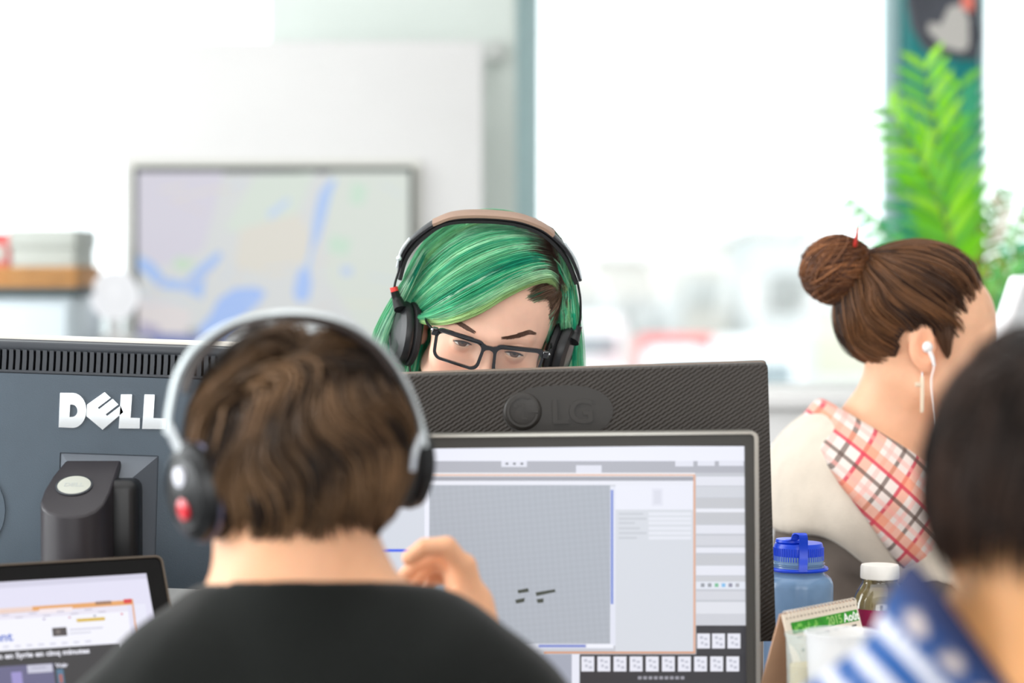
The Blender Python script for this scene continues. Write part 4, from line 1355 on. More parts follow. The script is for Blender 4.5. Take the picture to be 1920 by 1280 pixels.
# ---------------------------------------------------------------- anatomy
class Head:
    def __init__(s, c, R, sc=1.0):
        s.c, s.R, s.sc = np.asarray(c, float), R, sc
    def w(s, x, y=None, z=None):
        p = np.array([x, y, z], float) if y is not None else np.asarray(x, float)
        return s.c + (p * s.sc) @ s.R.T
    def loc(s, P_):
        return ((np.asarray(P_) - s.c) @ s.R) / s.sc
    def mirror(s, f):
        for sg in (-1, 1): f(sg)
def build_head(S, h, eyes=True, fem=True):
    w, R, k_ = h.w, h.R, h.sc
    e = lambda c, r, k=0.02, op='add': S.ell(w(*c), np.array(r) * k_, R, k, op)
    c = lambda a, b, ra, rb, k=0.02, op='add': S.cone(w(*a), w(*b), ra * k_, rb * k_, k, op)
    e((0, .012, .036), (.0755, .097, .082))
    e((0, -.018, .03), (.066, .072, .066), .03)
    e((0, -.030, -.030), (.0635, .060, .086), .03)
    for g in (-1, 1):
        e((g * .041, -.060, -.032), (.024, .022, .022), .022)
        c((g * .040, -.0735, .018), (g * .008, -.0855, .014), .0095, .009, .014)
        c((g * .052, -.004, -.062), (g * .012, -.074, -.101), .019, .014, .03)
        e((g * .034, -.0985, -.002), (.0185, .0125, .0105), .012, 'sub')
    c((0, -.084, .010), (0, -.1085, -.034), .0078, .0100, .014)
    e((0, -.1085, -.037), (.0105, .0095, .0085), .008)
    for g in (-1, 1):
        e((g * .0125, -.0985, -.041), (.0075, .009, .0065), .007)
        e((g * .006, -.1025, -.0465), (.003, .004, .003), .003, 'sub')
    e((0, -.086, -.060), (.026, .012, .016), .016)
    e((0, -.0935, -.0645), (.022, .0065, .0042), .004)
    e((0, -.0925, -.0735), (.019, .0070, .0048), .004)
    e((0, -.1015, -.0690), (.020, .006, .0009), .002, 'sub')
    e((0, -.078, -.100), (.022, .018, .016), .02)
    # ears
    for g in (-1, 1):
        RE = R @ Rz(g * 22) @ Rx(-8)
        S.ell(w(g * .0775, .016, -.006), np.array([.0065, .0185, .031]) * k_, RE, .006)
        S.ell(w(g * .0855, .012, -.004), np.array([.0060, .0115, .021]) * k_, RE, .005, 'sub')
        S.ell(w(g * .0795, .006, -.008), np.array([.0045, .0050, .010]) * k_, RE, .003)
        S.ell(w(g * .0765, .008, -.034), np.array([.0055, .0085, .0095]) * k_, RE, .005)
    if eyes:
        for g in (-1, 1):
            ec = w(g * .0328, -.0795, 0)
            S.ell(ec, .0146 * k_, None, .003)
            loc_c = np.array([g * .0328, -.0795, 0.0])
            def opening(X, Y, Z):
                X_, Y_, Z_ = X - h.c[0], Y - h.c[1], Z - h.c[2]
                lx = (R[0, 0] * X_ + R[1, 0] * Y_ + R[2, 0] * Z_) / k_ - loc_c[0]
                ly = (R[0, 1] * X_ + R[1, 1] * Y_ + R[2, 1] * Z_) / k_ - loc_c[1]
                lz = (R[0, 2] * X_ + R[1, 2] * Y_ + R[2, 2] * Z_) / k_ - loc_c[2]
                Rr = .0225
                up, dn = h.lid
                d1 = np.sqrt(lx ** 2 + (lz - (up - Rr)) ** 2) - Rr
                d2 = np.sqrt(lx ** 2 + (lz - (Rr - dn)) ** 2) - Rr
                return np.maximum(np.maximum(d1, d2), ly + .004) * k_
            S.cut(opening, ec - .03, ec + .03, .0012)
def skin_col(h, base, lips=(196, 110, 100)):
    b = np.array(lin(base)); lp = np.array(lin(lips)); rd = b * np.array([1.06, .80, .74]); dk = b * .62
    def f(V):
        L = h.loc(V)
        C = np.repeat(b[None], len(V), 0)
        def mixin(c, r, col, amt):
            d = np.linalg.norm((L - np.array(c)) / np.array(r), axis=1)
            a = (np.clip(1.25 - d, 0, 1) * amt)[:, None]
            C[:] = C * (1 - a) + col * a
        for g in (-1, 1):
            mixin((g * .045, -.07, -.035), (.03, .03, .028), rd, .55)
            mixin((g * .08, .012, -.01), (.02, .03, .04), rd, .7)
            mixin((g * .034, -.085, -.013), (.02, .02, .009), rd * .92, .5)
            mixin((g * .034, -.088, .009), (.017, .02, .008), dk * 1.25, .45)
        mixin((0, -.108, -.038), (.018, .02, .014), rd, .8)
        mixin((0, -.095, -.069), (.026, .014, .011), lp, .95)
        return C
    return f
def skin_mat(name, rgb):
    return mat(name, rgb, 0.5, spec=0.4, attr=True, noise=0.05, nscale=60, sub=0.25, bump=0.08, bscale=700)

class Body:
    """seated body: N neck base (world), yaw, lean forward, all other joints follow"""
    def __init__(s, N, yaw, lean=8, sc=1.0, roll=0):
        s.N, s.yaw, s.lean, s.sc = np.asarray(N, float), yaw, lean, sc
        s.R = Rz(yaw) @ Rx(lean) @ Ry(roll)
        s.fwd = Rz(yaw) @ np.array([0, -1, 0]); s.side = Rz(yaw) @ np.array([1, 0, 0])
        s.pel = s.w(0, 0.03, -.53)
    def w(s, x, y, z):
        return s.N + s.R @ (np.array([x, y, z], float) * s.sc)
    def torso(s, S, g=0.0, sh=0.0):
        e = lambda c, r, k=.04: S.ell(s.w(*c), np.array(r) * s.sc, s.R, k, 'add', g)
        c = lambda a, b, ra, rb, k=.04: S.cone(s.w(*a), s.w(*b), ra * s.sc, rb * s.sc, k, 'add', g)
        e((0, -.012, -.19), (.155, .098, .19))
        e((0, .018, -.12), (.15, .072, .12))
        e((0, 0, -.38), (.138, .092, .19))
        for q in (-1, 1):
            c((q * .028, .004, .012), (q * .15, .012, -.050 - sh), .046, .038, .05)
            c((q * .12, .012, -.075), (q * .172, .010, -.085 - sh), .055, .054, .05)
    def hips(s, S, g=0.0):
        S.ell(s.pel, np.array([.168, .125, .11]) * s.sc, Rz(s.yaw), .05, 'add', g)
        for q in (-1, 1):
            hp = s.pel + s.side * q * .085 - np.array([0, 0, .02])
            kn = hp + s.fwd * .43 + s.side * q * .02 + np.array([0, 0, .01])
            S.cone(hp, kn, .083, .056, .04, 'add', g)
            an = kn * 1.0; an[2] = .09; an = an + s.fwd * .02
            S.cone(kn, an, .053, .036, .02, 'add', g)
    def feet(s, S, g=0.0, k=.02):
        for q in (-1, 1):
            hp = s.pel + s.side * q * .085
            kn = hp + s.fwd * .43 + s.side * q * .02
            a = kn.copy(); a[2] = .075; a = a + s.fwd * .02
            S.cone(a - s.fwd * .035 - (0, 0, .035), a + s.fwd * .14 - (0, 0, .042), .036, .030, k, 'add', g)
    def arm(s, S, sh, el, wr, g=0.0, part=1.0, fore=True, r=(.050, .040, .036, .026)):
        r = [x * s.sc for x in r]
        e2 = sh + (el - sh) * part
        S.cone(sh, e2, r[0], r[0] + (r[1] - r[0]) * part, .03, 'add', g)
        if fore:
            S.cone(el, wr, r[2] + .003, r[3], .02, 'add', g)
def finger(S, pts, r0, r1, k=.004):
    n = len(pts) - 1
    for i in range(n):
        a = r0 + (r1 - r0) * i / n; b = r0 + (r1 - r0) * (i + 1) / n
        S.cone(pts[i], pts[i + 1], a, b, k)
def resting_hand(S, wr, d, up, curl=.5, side=1):
    """wr wrist, d pointing along the hand, up back-of-hand normal; side=+1 thumb on the right of d"""
    d = d / np.linalg.norm(d); rt = np.cross(d, up); rt /= np.linalg.norm(rt); up = np.cross(rt, d)
    R = np.stack([rt, d, up], 1)
    S.ell(wr + d * .048, (.040, .050, .014), R, .012)
    S.cone(wr, wr + d * .03, .026, .024, .02)
    for i, (o, L) in enumerate(((-.030, .058), (-.011, .070), (.010, .074), (.030, .066))):
        o = o * side
        p = wr + d * (.088 - abs(o) * .15) + rt * o
        pts = [p]
        ang = 0.25 * curl
        for f_ in (.46, .30, .24):
            q = d * math.cos(ang) - up * math.sin(ang) + rt * o * .6
            p = p + q / np.linalg.norm(q) * L * f_
            pts.append(p); ang += .7 * curl
        finger(S, pts, .0092, .0070)
    t0 = wr + d * .028 + rt * .028 * side
    t1 = t0 + d * .030 + rt * .026 * side - up * .008
    t2 = t1 + d * .028 + rt * .008 * side - up * .006
    finger(S, [t0, t1, t2], .012, .0085, .008)

# ---------------------------------------------------------------- hair
def strand_geo(C, rad):
    """C (N,S,3) centre lines, rad (N,S) -> verts, quads of three-sided locks"""
    N, S_, _ = C.shape
    T = np.gradient(C, axis=1)
    T /= np.linalg.norm(T, axis=2, keepdims=True) + 1e-9
    ref = np.array([0.31, 0.83, 0.46])
    A = np.cross(T, ref); A /= np.linalg.norm(A, axis=2, keepdims=True) + 1e-9
    B = np.cross(T, A)
    V = []
    for k in range(3):
        a = 2 * PI * k / 3
        V.append(C + rad[..., None] * (math.cos(a) * A + math.sin(a) * B))
    V = np.stack(V, 2).reshape(-1, 3)
    n = np.arange(N)[:, None, None] * (S_ * 3); i = np.arange(S_ - 1)[None, :, None] * 3; k = np.arange(3)[None, None, :]
    k2 = (k + 1) % 3
    b = n + i
    Q = np.stack([b + k, b + k2, b + 3 + k2, b + 3 + k], -1).reshape(-1, 4)
    return V, Q
class HairSet:
    def __init__(s): s.V, s.Q, s.C, s.n = [], [], [], 0
    def raw(s, V, Q, C):
        s.V.append(V); s.Q.append(Q + s.n); s.C.append(C); s.n += len(V)
    def add(s, C, rad, col):
        """col (N,S,3) linear"""
        V, Q = strand_geo(C, rad)
        s.raw(V, Q, np.repeat(col[:, :, None, :], 3, 2).reshape(-1, 3))
    def build(s, name, m, parent):
        return make_obj(name, np.concatenate(s.V), np.concatenate(s.Q), m, parent, True, 0, vcol=np.concatenate(s.C))
def taper(S_, a=.25, b=.35):
    t = np.linspace(0, 1, S_)
    return np.clip(np.minimum((t + .12) / a, (1.06 - t) / b), 0.12, 1)
def guide_family(H, guides, n, S_, jit, rad, colfn, seed, clump=30, cj=.004, wave=.0):
    r = np.random.default_rng(seed)
    G = np.stack([catmull(g, S_) for g in guides])       # (g,S,3)
    u = np.sort(r.uniform(0, len(guides) - 1, n))
    i = np.clip(u.astype(int), 0, len(guides) - 2); f = (u - i)[:, None, None]
    f = f * f * (3 - 2 * f) * .3 + f * .7
    C = G[i] * (1 - f) + G[i + 1] * f
    t = np.linspace(0, 1, S_)[None, :, None]
    cl = (u / (len(guides) - 1) * clump).astype(int)
    co = r.normal(size=(clump + 2, 3)) * cj; cph = r.uniform(0, 6, clump + 2)
    C = C + co[cl][:, None, :] * np.sin(PI * np.clip(t, 0, 1)) * 1.0
    C = C + r.normal(size=(n, 1, 3)) * jit * (0.35 + 0.65 * np.sin(PI * t * .9 + .2))
    C = C + r.normal(size=(n, 1, 3)) * jit * .35 * np.sin(2 * PI * t + r.uniform(0, 6, (n, 1, 1)))
    if wave:
        C = C + wave * np.sin(t * 9 + cph[cl][:, None, None]) * np.array([1, .3, .2])
    R_ = rad * r.uniform(.6, 1.3, (n, 1)) * taper(S_)[None]
    H.add(C, R_, colfn(u / (len(guides) - 1), t[..., 0], cl, r, n, S_))
def shell_hair(H, h, cen, radii, n, S_, L, crown, mask, thick, rad, colfn, seed, noise=.35, grav=.25, lift=.004, capcol=(20, 14, 10), cap=True, part=None):
    """short layered hair over an ellipsoidal scalp (head-local numbers)"""
    r = np.random.default_rng(seed)
    cen, radii = np.array(cen), np.array(radii)
    d = r.normal(size=(n * 4, 3)); d /= np.linalg.norm(d, axis=1)[:, None]
    d = d[mask(d)][:n]
    n = len(d)
    crown = np.array(crown) / np.linalg.norm(crown)
    W = [(r.normal(size=3) * 3.2, r.uniform(0, 6), r.normal(size=3)) for _ in range(8)]
    def nz(q):
        o = 0
        for w, p, v in W: o = o + np.sin(q @ w + p)[:, None] * v
        return o / 8 ** .5
    hgt = r.uniform(0.15, 1, n) ** .8 * thick
    Ls = L * r.uniform(.6, 1.2, n)
    bump = .5 + .5 * np.sin(nz(d * 2.1)[:, 0] * 3)
    q = d.copy(); out = []
    for i in range(S_):
        t = i / (S_ - 1)
        hh = hgt * (0.3 + .7 * min(1, t * 3)) + bump * thick * .6 * min(1, t * 2.5) + lift * t
        out.append((cen + q * (radii + hh[:, None])))
        g = q - crown * (q @ crown)[:, None]
        tg = -(crown - q * (q @ crown)[:, None])
        tg /= np.linalg.norm(tg, axis=1)[:, None] + 1e-6
        tg = tg + noise * nz(q * 1.6) + np.array([0, 0, -grav])
        tg = tg - q * np.sum(tg * q, 1)[:, None]
        tg /= np.linalg.norm(tg, axis=1)[:, None] + 1e-6
        q = q + tg * (Ls / (S_ - 1) / radii.mean())[:, None]
        q /= np.linalg.norm(q, axis=1)[:, None]
    C = h.w(np.stack(out, 1).reshape(-1, 3)).reshape(n, S_, 3)
    R_ = rad * r.uniform(.6, 1.3, (n, 1)) * taper(S_)[None]
    cl = nz(d * 2.2)
    H.add(C, R_, colfn(cl, np.linspace(0, 1, S_), r, n, S_))
    if cap:
        bm = bmesh.new(); bmesh.ops.create_icosphere(bm, subdivisions=5, radius=1)
        bm.verts.index_update()
        V = np.array([v.co[:] for v in bm.verts]); Fq = np.array([[v.index for v in f.verts] for f in bm.faces]); bm.free()
        m = mask(V * 1.0)
        keep = m[Fq].all(1); Fq = Fq[keep]
        W_ = h.w(cen + V * (radii + thick * .25))
        W2 = h.w(cen + V * (radii - .004))
        Q4 = np.concatenate([Fq, Fq[:, 2:]], 1)     # triangles stored as degenerate-free quads below
        capgeo.append((W_, Fq, lin(capcol)))
capgeo = []
def flush_cap(name, m, parent):
    """the dense under-layer of the hair"""
    V, T, c = capgeo.pop()
    used = np.unique(T); mp = np.full(len(V), -1); mp[used] = np.arange(len(used))
    return make_obj(name, V[used], mp[T], m, parent, True, 0, vcol=np.repeat(np.array(c)[None], len(used), 0))
def hair_mat(name, rough=.42, spec=.4):
    return mat(name, (90, 70, 50), rough, spec=spec, attr=True, noise=0.18, nscale=45, sheen=0.0)

# ================================================================ PEOPLE
def eyes_for(h, root, iris_rgb, gaze=(0, 0)):
    MW = mat('eye_white', (232, 226, 222), 0.18, spec=0.6)
    MI = mat('iris_colour', iris_rgb, 0.2, coat=0.8)
    MP = mat('pupil_black', (8, 6, 6), 0.1, coat=0.8)
    for g in (-1, 1):
        e = h.w(g * .0328, -.0795, 0)
        b = MB().ball(e, .0126 * h.sc, 12).build('eye', MW, root)
        R = h.R @ Rz(gaze[0]) @ Rx(gaze[1])
        for nm, r0, m, o in (('iris', .0062, MI, .0108), ('pupil', .0028, MP, .0119)):
            M4 = np.eye(4)
            M4[:3, 0] = R[:, 0]; M4[:3, 1] = R[:, 2]; M4[:3, 2] = -R[:, 1]; M4[:3, 3] = e + (R @ np.array([0, -o, 0])) * h.sc
            MB().lathe([(r0, 0), (r0 * .97, .0004), (r0 * .6, .0014), (0.0003, .0019)], n=24, M=M4).build(nm, m, b)
def bvh_of(o):
    from mathutils.bvhtree import BVHTree
    me = o.data
    V = [v.co + Vector(worldloc(o.parent)) for v in me.vertices]
    return BVHTree.FromPolygons(V, [tuple(p.vertices) for p in me.polygons])
def hit(bvh, px, py):
    d = Vector(ray(px, py)).normalized()
    r = bvh.ray_cast(Vector(CAM), d, 20)
    return None if r[0] is None else np.array(r[0]) - np.array(d) * 0.0
def office_chair(loc, yaw, label, mcol, seat_z=.44):
    t = thing('office_chair', (loc[0], loc[1], 0), label, 'chair', None)
    R = Rz(yaw)
    M = np.eye(4); M[:3, :3] = R; M[:3, 3] = (loc[0], loc[1], 0)
    m = mat('chair_fabric', mcol, 0.9, noise=0.15, nscale=80)
    MB().box((-.20, -.22, seat_z - .07), (.20, .20, seat_z), .03, 3, M=M).build('seat', m, t)
    MB().box((-.20, .25, seat_z + .08), (.20, .29, seat_z + .36), .02, 3, M=M).build('backrest', m, t)
    MB().box((-.03, .20, seat_z - .06), (.03, .27, seat_z - .03), .008, M=M).box((-.03, .262, seat_z - .06), (.03, .285, seat_z + .12), .008, M=M).build('back_bracket', M_BLK, t)
    MB().tube([(0, 0, .09), (0, 0, seat_z - .06)], .025, 14, M=M).build('stem', M_METAL, t)
    for k in range(5):
        a = 2 * PI * k / 5 + .3
        b = MB().tube([(0, 0, .085), (.21 * math.cos(a), .21 * math.sin(a), .065)], [.022, .014], 8, M=M).build('base_arm', M_BLK, t)
        MB().ball((.21 * math.cos(a), .21 * math.sin(a), .028), (.026, .026, .028), 8, M=M).build('castor', M_BLK, b)
    return t

# ---------------------------------------------------------------- 1. green-haired person facing us
hg = Head((0, 0, 0), Ry(13.5) @ Rx(15) @ Rz(5), 1.0)
hg.lid = (.0030, .0036)
hg.c = P(915, 648.5, 3.0) - hg.R @ np.array([0, -.08, 0])
bg = Body(hg.c + np.array([-.012, .085, -.165]), 0, 12, .93)
root = thing('person', (bg.pel[0], bg.pel[1], 0), 'person with green hair and black-framed glasses looking down behind the hatched monitor', 'person')
PG = root
S = Sdf(bg.pel + (-.36, -.78, -.62), hg.c + (.30, .32, .14), .0095, [(hg.c + (-.1, -.13, -.125), hg.c + (.1, -.05, .075), .0013), (hg.c + (-.1, -.05, -.13), hg.c + (.1, .12, .13), .0035)])
build_head(S, hg)
S.cone(hg.w(0, .022, -.05), bg.w(0, .0, .01), .050, .054, .025)
bg.torso(S); bg.hips(S)
arms_g = []
for q_ in (-1, 1):
    sh = bg.w(q_ * .172, .01, -.09); el = np.array([sh[0] + q_ * .05, sh[1] - .13, DZ + .055]); wr = np.array([sh[0] * .4 + hg.c[0] * .6 + q_ * .10, sh[1] - .30, DZ + .045])
    arms_g.append((sh, el, wr)); bg.arm(S, sh, el, wr)
    resting_hand(S, wr, np.array([-q_ * .2, -1, -.12]), np.array([0, -.1, 1]), .5, -q_)
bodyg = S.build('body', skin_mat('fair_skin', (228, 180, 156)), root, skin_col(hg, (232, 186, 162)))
S = Sdf(bg.pel + (-.36, -.78, -.2), bg.N + (.34, .30, .08), .0095)
bg.torso(S, .009)
for sh, el, wr in arms_g: bg.arm(S, sh, el, wr, .010, .62, False)
S.wrinkle(.004, 40, 3)
S.ell(bg.w(0, -.02, .055), (.075, .085, .055), bg.R, .008, 'sub')
S.build('shirt', mat('dark_teal_cotton', (52, 74, 78), .9, noise=.1), root)
S = Sdf(bg.pel + (-.36, -.78, -.62), bg.pel + (.36, .32, .2), .011)
bg.hips(S, .009)
S.build('trousers', mat('dark_denim', (44, 52, 70), .9, noise=.15), root)
S = Sdf(bg.pel + (-.36, -.78, -.7), bg.pel + (.36, .32, -.3), .011)
bg.feet(S, .006); S.build('shoes', mat('grey_canvas', (90, 90, 94), .8), root)
eyes_for(hg, root, (96, 66, 50), (2, -8))
bv_ = bvh_of(bodyg)
# eyebrows and lashes: fine hairs laid on the skin
def brow(pts, seed, n=420, name='eyebrow', rgb=(98, 70, 56), wid=5.5, rad=.00024):
    r = np.random.default_rng(seed)
    C = []
    pts = np.array(pts, float)
    cc = catmull(np.c_[pts[:, 0], pts[:, 1], pts[:, 2]], 40)
    for i in range(n):
        t = r.uniform(0, .93)
        j = t * 39; a = cc[int(j)]; b = cc[min(39, int(j) + 4)]
        off = r.uniform(-1, 1) * a[2]
        ln = []
        for s_ in np.linspace(0, 1, 5):
            x = a[0] + (b[0] - a[0]) * s_ * 1.5; y = a[1] + off * (1 - .4 * s_) + (b[1] - a[1]) * s_ * 1.5 - 1.5 * s_
            p = hit(bv_, x, y)
            if p is None: break
            ln.append(p - np.array(ray(x, y)) * .0006)
        if len(ln) == 5: C.append(ln)
    C = np.array(C)
    H = HairSet()
    H.add(C, rad * taper(5)[None] * np.ones((len(C), 1)), np.ones((len(C), 5, 1)) * np.array(lin(rgb)))
    return H.build(name, hair_mat('brow_hair'), root)
brow([(892, 624, 3.0), (876, 615, 5.0), (860, 606, 5.0), (848, 601, 3.6), (840, 602, 1.6)], 1)
brow([(940, 634, 2.2), (960, 632, 4.2), (978, 627, 5.0), (992, 623, 4.2), (1003, 626, 2.0)], 2)
for g in (-1, 1):
    up = hg.lid[0]; Rr = .0225
    pts = []
    for x in np.linspace(-.0118, .0122, 20):
        z = up - Rr + math.sqrt(Rr ** 2 - x * x)
        y = -.0795 - math.sqrt(max(.0156 ** 2 - x * x - z * z, 1e-8))
        pts.append(hg.w(g * .0328 + x, y, z + .0003))
    MB().tube(pts, np.interp(np.linspace(0, 1, 20), [0, .2, .8, 1], [.0004, .0011, .0011, .0004]), 6).build('eyelashes', mat('lash_dark', (40, 28, 26), .7), root)

# hair of person 1
capc = np.array([0, .012, .036]); capr = np.array([.0755, .097, .082])
def hs(px, py, off=.012):
    d = ray(px, py)
    o = (CAM - hg.c) @ hg.R - capc; dd = d @ hg.R
    r_ = capr + off
    a = ((dd / r_) ** 2).sum(); b = (o * dd / r_ ** 2).sum(); c = ((o / r_) ** 2).sum() - 1
    D = b * b - a * c
    t = (-b - math.sqrt(D)) / a if D > 0 else -b / a
    return CAM + d * t
PAL = [np.array(lin(c)) for c in ((118, 204, 152), (160, 222, 178), (24, 172, 126), (92, 190, 140), (184, 224, 196), (10, 150, 116), (140, 206, 140), (58, 184, 132))]
PWT = np.array([.2, .17, .15, .16, .08, .09, .08, .07])
BR = np.array(lin((74, 54, 46)))
def green(root_len, seed, yellow=None, pal=None, rootcol=BR):
    pal_ = pal or PAL
    w = PWT[:len(pal_)] / PWT[:len(pal_)].sum()
    def f(u, t, cl, r, n, S_):
        rc = np.random.default_rng(seed)
        ci = rc.choice(len(pal_), size=cl.max() + 2, p=w)
        own = r.choice(len(pal_), size=n, p=w)
        pick = np.where(r.random(n) < .80, ci[cl], own)
        base = np.array(pal_)[pick] * r.uniform(.8, 1.15, (n, 1))
        if yellow is not None:
            a = (np.clip((u - yellow) / (1 - yellow), 0, 1) * .75)[:, None]
            base = base * (1 - a) + np.array(lin((184, 204, 120))) * a
        rl = root_len(u) * r.uniform(.6, 1.5, n)
        a = np.clip((rl[:, None] - t) / .06, 0, 1)[..., None]
        c = base[:, None, :] * (1 - a) + rootcol * a * r.uniform(.7, 1.3, (n, 1, 1))
        return c
    return f
HG = HairSet()
o1 = lambda L, off: [hs(x, y, off + k_ * .0009) for k_, (x, y) in enumerate(L)]
fringe = [
    o1([(1005, 416), (960, 399), (905, 397), (850, 415), (800, 455), (765, 510), (748, 560)], .008),
    o1([(1010, 428), (960, 408), (900, 407), (850, 429), (800, 468), (768, 520), (750, 566)], .010),
    o1([(1022, 440), (970, 428), (900, 432), (850, 456), (800, 500), (770, 545), (753, 578)], .012),
    o1([(1030, 455), (980, 448), (920, 458), (860, 485), (810, 525), (775, 562), (757, 588)], .013),
    o1([(1036, 475), (990, 468), (930, 482), (870, 512), (815, 548), (780, 578), (760, 594)], .013),
    o1([(1042, 495), (1000, 488), (945, 503), (890, 530), (835, 562), (790, 588), (763, 596)], .013),
    o1([(1046, 512), (1015, 503), (965, 518), (908, 548), (850, 577), (802, 594), (766, 594)], .013),
    o1([(1046, 530), (1028, 516), (990, 524), (940, 546), (890, 575), (840, 594), (800, 600), (768, 594)], .012),
    o1([(1044, 545), (1030, 526), (1000, 530), (955, 550), (905, 580), (855, 599), (812, 603), (775, 597)], .011),
]
guide_family(HG, [[q + (q - hg.w(0, .012, .036)) * -.02 for q in g_] for g_ in fringe], 2200, 20, .0012, .0005, green(lambda u: np.where(u < .8, .15 + u * 0, .06), 31, .85), 29, 20, .0008)
guide_family(HG, fringe, 6000, 22, .0016, .00036, green(lambda u: np.where(u < .8, .13 + .10 * np.sin(u * 9) ** 2, .06), 11, .80), 21, 30, .0019)
side_r = [
    [hs(985, 410, .010), hs(1030, 428, .010), hs(1060, 478, .012), P(1076, 560, 3.10), P(1084, 640, 3.12), P(1090, 740, 3.13), P(1092, 860, 3.12)],
    [hs(1010, 425, .009), hs(1042, 450, .010), hs(1062, 500, .012), P(1070, 570, 3.08), P(1076, 650, 3.11), P(1080, 740, 3.12), P(1080, 860, 3.11)],
    [hs(1030, 450, .008), hs(1050, 480, .010), hs(1061, 530, .012), P(1064, 590, 3.06), P(1066, 650, 3.10), P(1066, 740, 3.12), P(1066, 860, 3.11)],
    [hs(1040, 490, .006), hs(1052, 515, .008), hs(1060, 550, .010), P(1058, 600, 3.05), P(1056, 650, 3.10), P(1052, 740, 3.12), P(1050, 860, 3.11)],
]
guide_family(HG, side_r, 2600, 20, .0020, .00032, green(lambda u: .16 + .12 * u, 12), 22, 22, .003)
temple = [
    [hs(1047, 536, .009), hs(1020, 536, .006), hs(988, 549, .004), hs(942, 573, .0025)],
    [hs(1048, 545, .009), hs(1030, 552, .006), hs(1004, 562, .004), hs(966, 580, .002)],
    [hs(1049, 552, .009), hs(1038, 575, .006), hs(1026, 595, .004), hs(1018, 612, .002)],
    [hs(1050, 545, .010), hs(1048, 580, .007), hs(1038, 615, .005), hs(1028, 648, .003)],
]
guide_family(HG, temple, 2600, 12, .0016, .00024, green(lambda u: .95 + u * 0, 13, None, None, np.array(lin((112, 86, 68)))), 23, 16, .0015)
wisp = [
    [hs(1046, 520, .012), hs(1056, 560, .012), hs(1052, 600, .010), hs(1040, 632, .007)],
    [hs(1048, 515, .013), hs(1064, 560, .014), hs(1064, 610, .014), hs(1054, 650, .012)],
]
guide_family(HG, wisp, 700, 16, .0020, .00026, green(lambda u: .22 + u * 0, 14, .0), 24, 10, .003)
left_long = [
    [hs(800, 466, .014), P(762, 528, 3.06), P(728, 585, 3.08), P(703, 640, 3.09), P(688, 700, 3.10), P(682, 800, 3.09), P(684, 930, 3.06)],
    [hs(790, 480, .012), P(756, 540, 3.07), P(732, 600, 3.09), P(716, 650, 3.10), P(706, 710, 3.10), P(702, 800, 3.09), P(702, 930, 3.06)],
    [hs(780, 500, .010), P(752, 556, 3.09), P(738, 610, 3.11), P(730, 660, 3.115), P(726, 720, 3.11), P(722, 800, 3.10), P(722, 930, 3.07)],
    [hs(775, 520, .006), P(756, 570, 3.11), P(752, 620, 3.13), P(754, 670, 3.13), P(756, 720, 3.12), P(754, 800, 3.11), P(750, 930, 3.08)],
    [hs(780, 540, .003), P(772, 580, 3.12), P(774, 630, 3.13), P(780, 680, 3.13), P(784, 720, 3.12), P(784, 800, 3.11), P(778, 930, 3.08)],
]
guide_family(HG, left_long, 2600, 20, .0021, .00045, green(lambda u: .0 + u * 0, 15), 25, 26, .004, .0012)
bk = []
for ph in np.linspace(-100, 100, 11):
    s_, c_ = math.sin(math.radians(ph)), math.cos(math.radians(ph))
    bk.append([hg.w(s_ * .02, .02 + c_ * .02, .122), hg.w(s_ * .07, .02 + c_ * .078, .085), hg.w(s_ * .089, .014 + c_ * .105, .02), hg.w(s_ * .086, .02 + c_ * .10, -.06) + (0, 0.0, 0), hg.w(s_ * .085, .03 + c_ * .085, -.13) + (0, .01, -.01), hg.w(s_ * .09, .05 + c_ * .075, -.22) + (0, .0, -.02)])
guide_family(HG, bk, 3200, 16, .003, .0008, green(lambda u: .15 + u * 0, 16), 26, 40, .005)
hair_o = HG.build('hair', hair_mat('green_dyed_hair', .36, .5), root)
shell_hair(HairSet(), hg, capc, capr, 10, 4, .02, (0, .3, 1), lambda d: (d[:, 2] > -.55) & ~((d[:, 1] < -.25) & (d[:, 2] < .50)) & ~((d[:, 1] < .1) & (d[:, 2] < -.1)), .010, .0003, lambda cl, t, r, n, S_: np.zeros((n, S_, 3)), 1, capcol=(48, 92, 70))
flush_cap('hair_underlayer', hair_mat('hair_under_green'), hair_o)
office_chair(bg.pel[:2] + (0, .02), 0, 'grey office chair under the green-haired person', (120, 122, 126))

# glasses
M_GLF = mat('glossy_black_acetate', (14, 14, 16), .12, coat=.6, spec=.6)
M_LENS = glass('spectacle_lens', (252, 252, 250), 0.0, .012)
gp = hg.w(0, -.110, .0035)
t = thing('glasses', gp, 'rectangular black-framed glasses on the green-haired person', 'glasses')
Mg = np.eye(4); Rg = hg.R @ Rx(-3)
Mg[:3, :3] = Rg; Mg[:3, 3] = gp
fr_ = MB()
for g, cx0 in ((-1, -.0372), (1, .0372)):
    def lens_loop(w_, h_, r_, zc, n=6):
        L = rrect(-w_ / 2, zc - h_ / 2, w_ / 2, zc + h_ / 2, r_, n)
        out = []
        for x, z in L:
            f_ = 1 + .06 * (z - zc) / (h_ / 2)
            x = x * f_
            a = math.radians(-4.5 * g) * 1.0
            out.append((cx0 + x * math.cos(a) + (z) * math.sin(a) * .3, z * 1.0 - g * -1 * math.sin(a) * 0 + x * math.sin(-a) * -1 * 0 + (-abs(0)) + (x * g) * .075))
        return out
    V, Fc = shape_geo([lens_loop(.0615, .0395, .010, -.0070), lens_loop(.0535, .0305, .0075, -.0080)], .0036, 0)
    # wrap each lens slightly round the face
    V = [(x, y + abs(x) ** 2 * 1.6, z) for x, y, z in V]
    fr_.add(V, Fc, None, Mg)
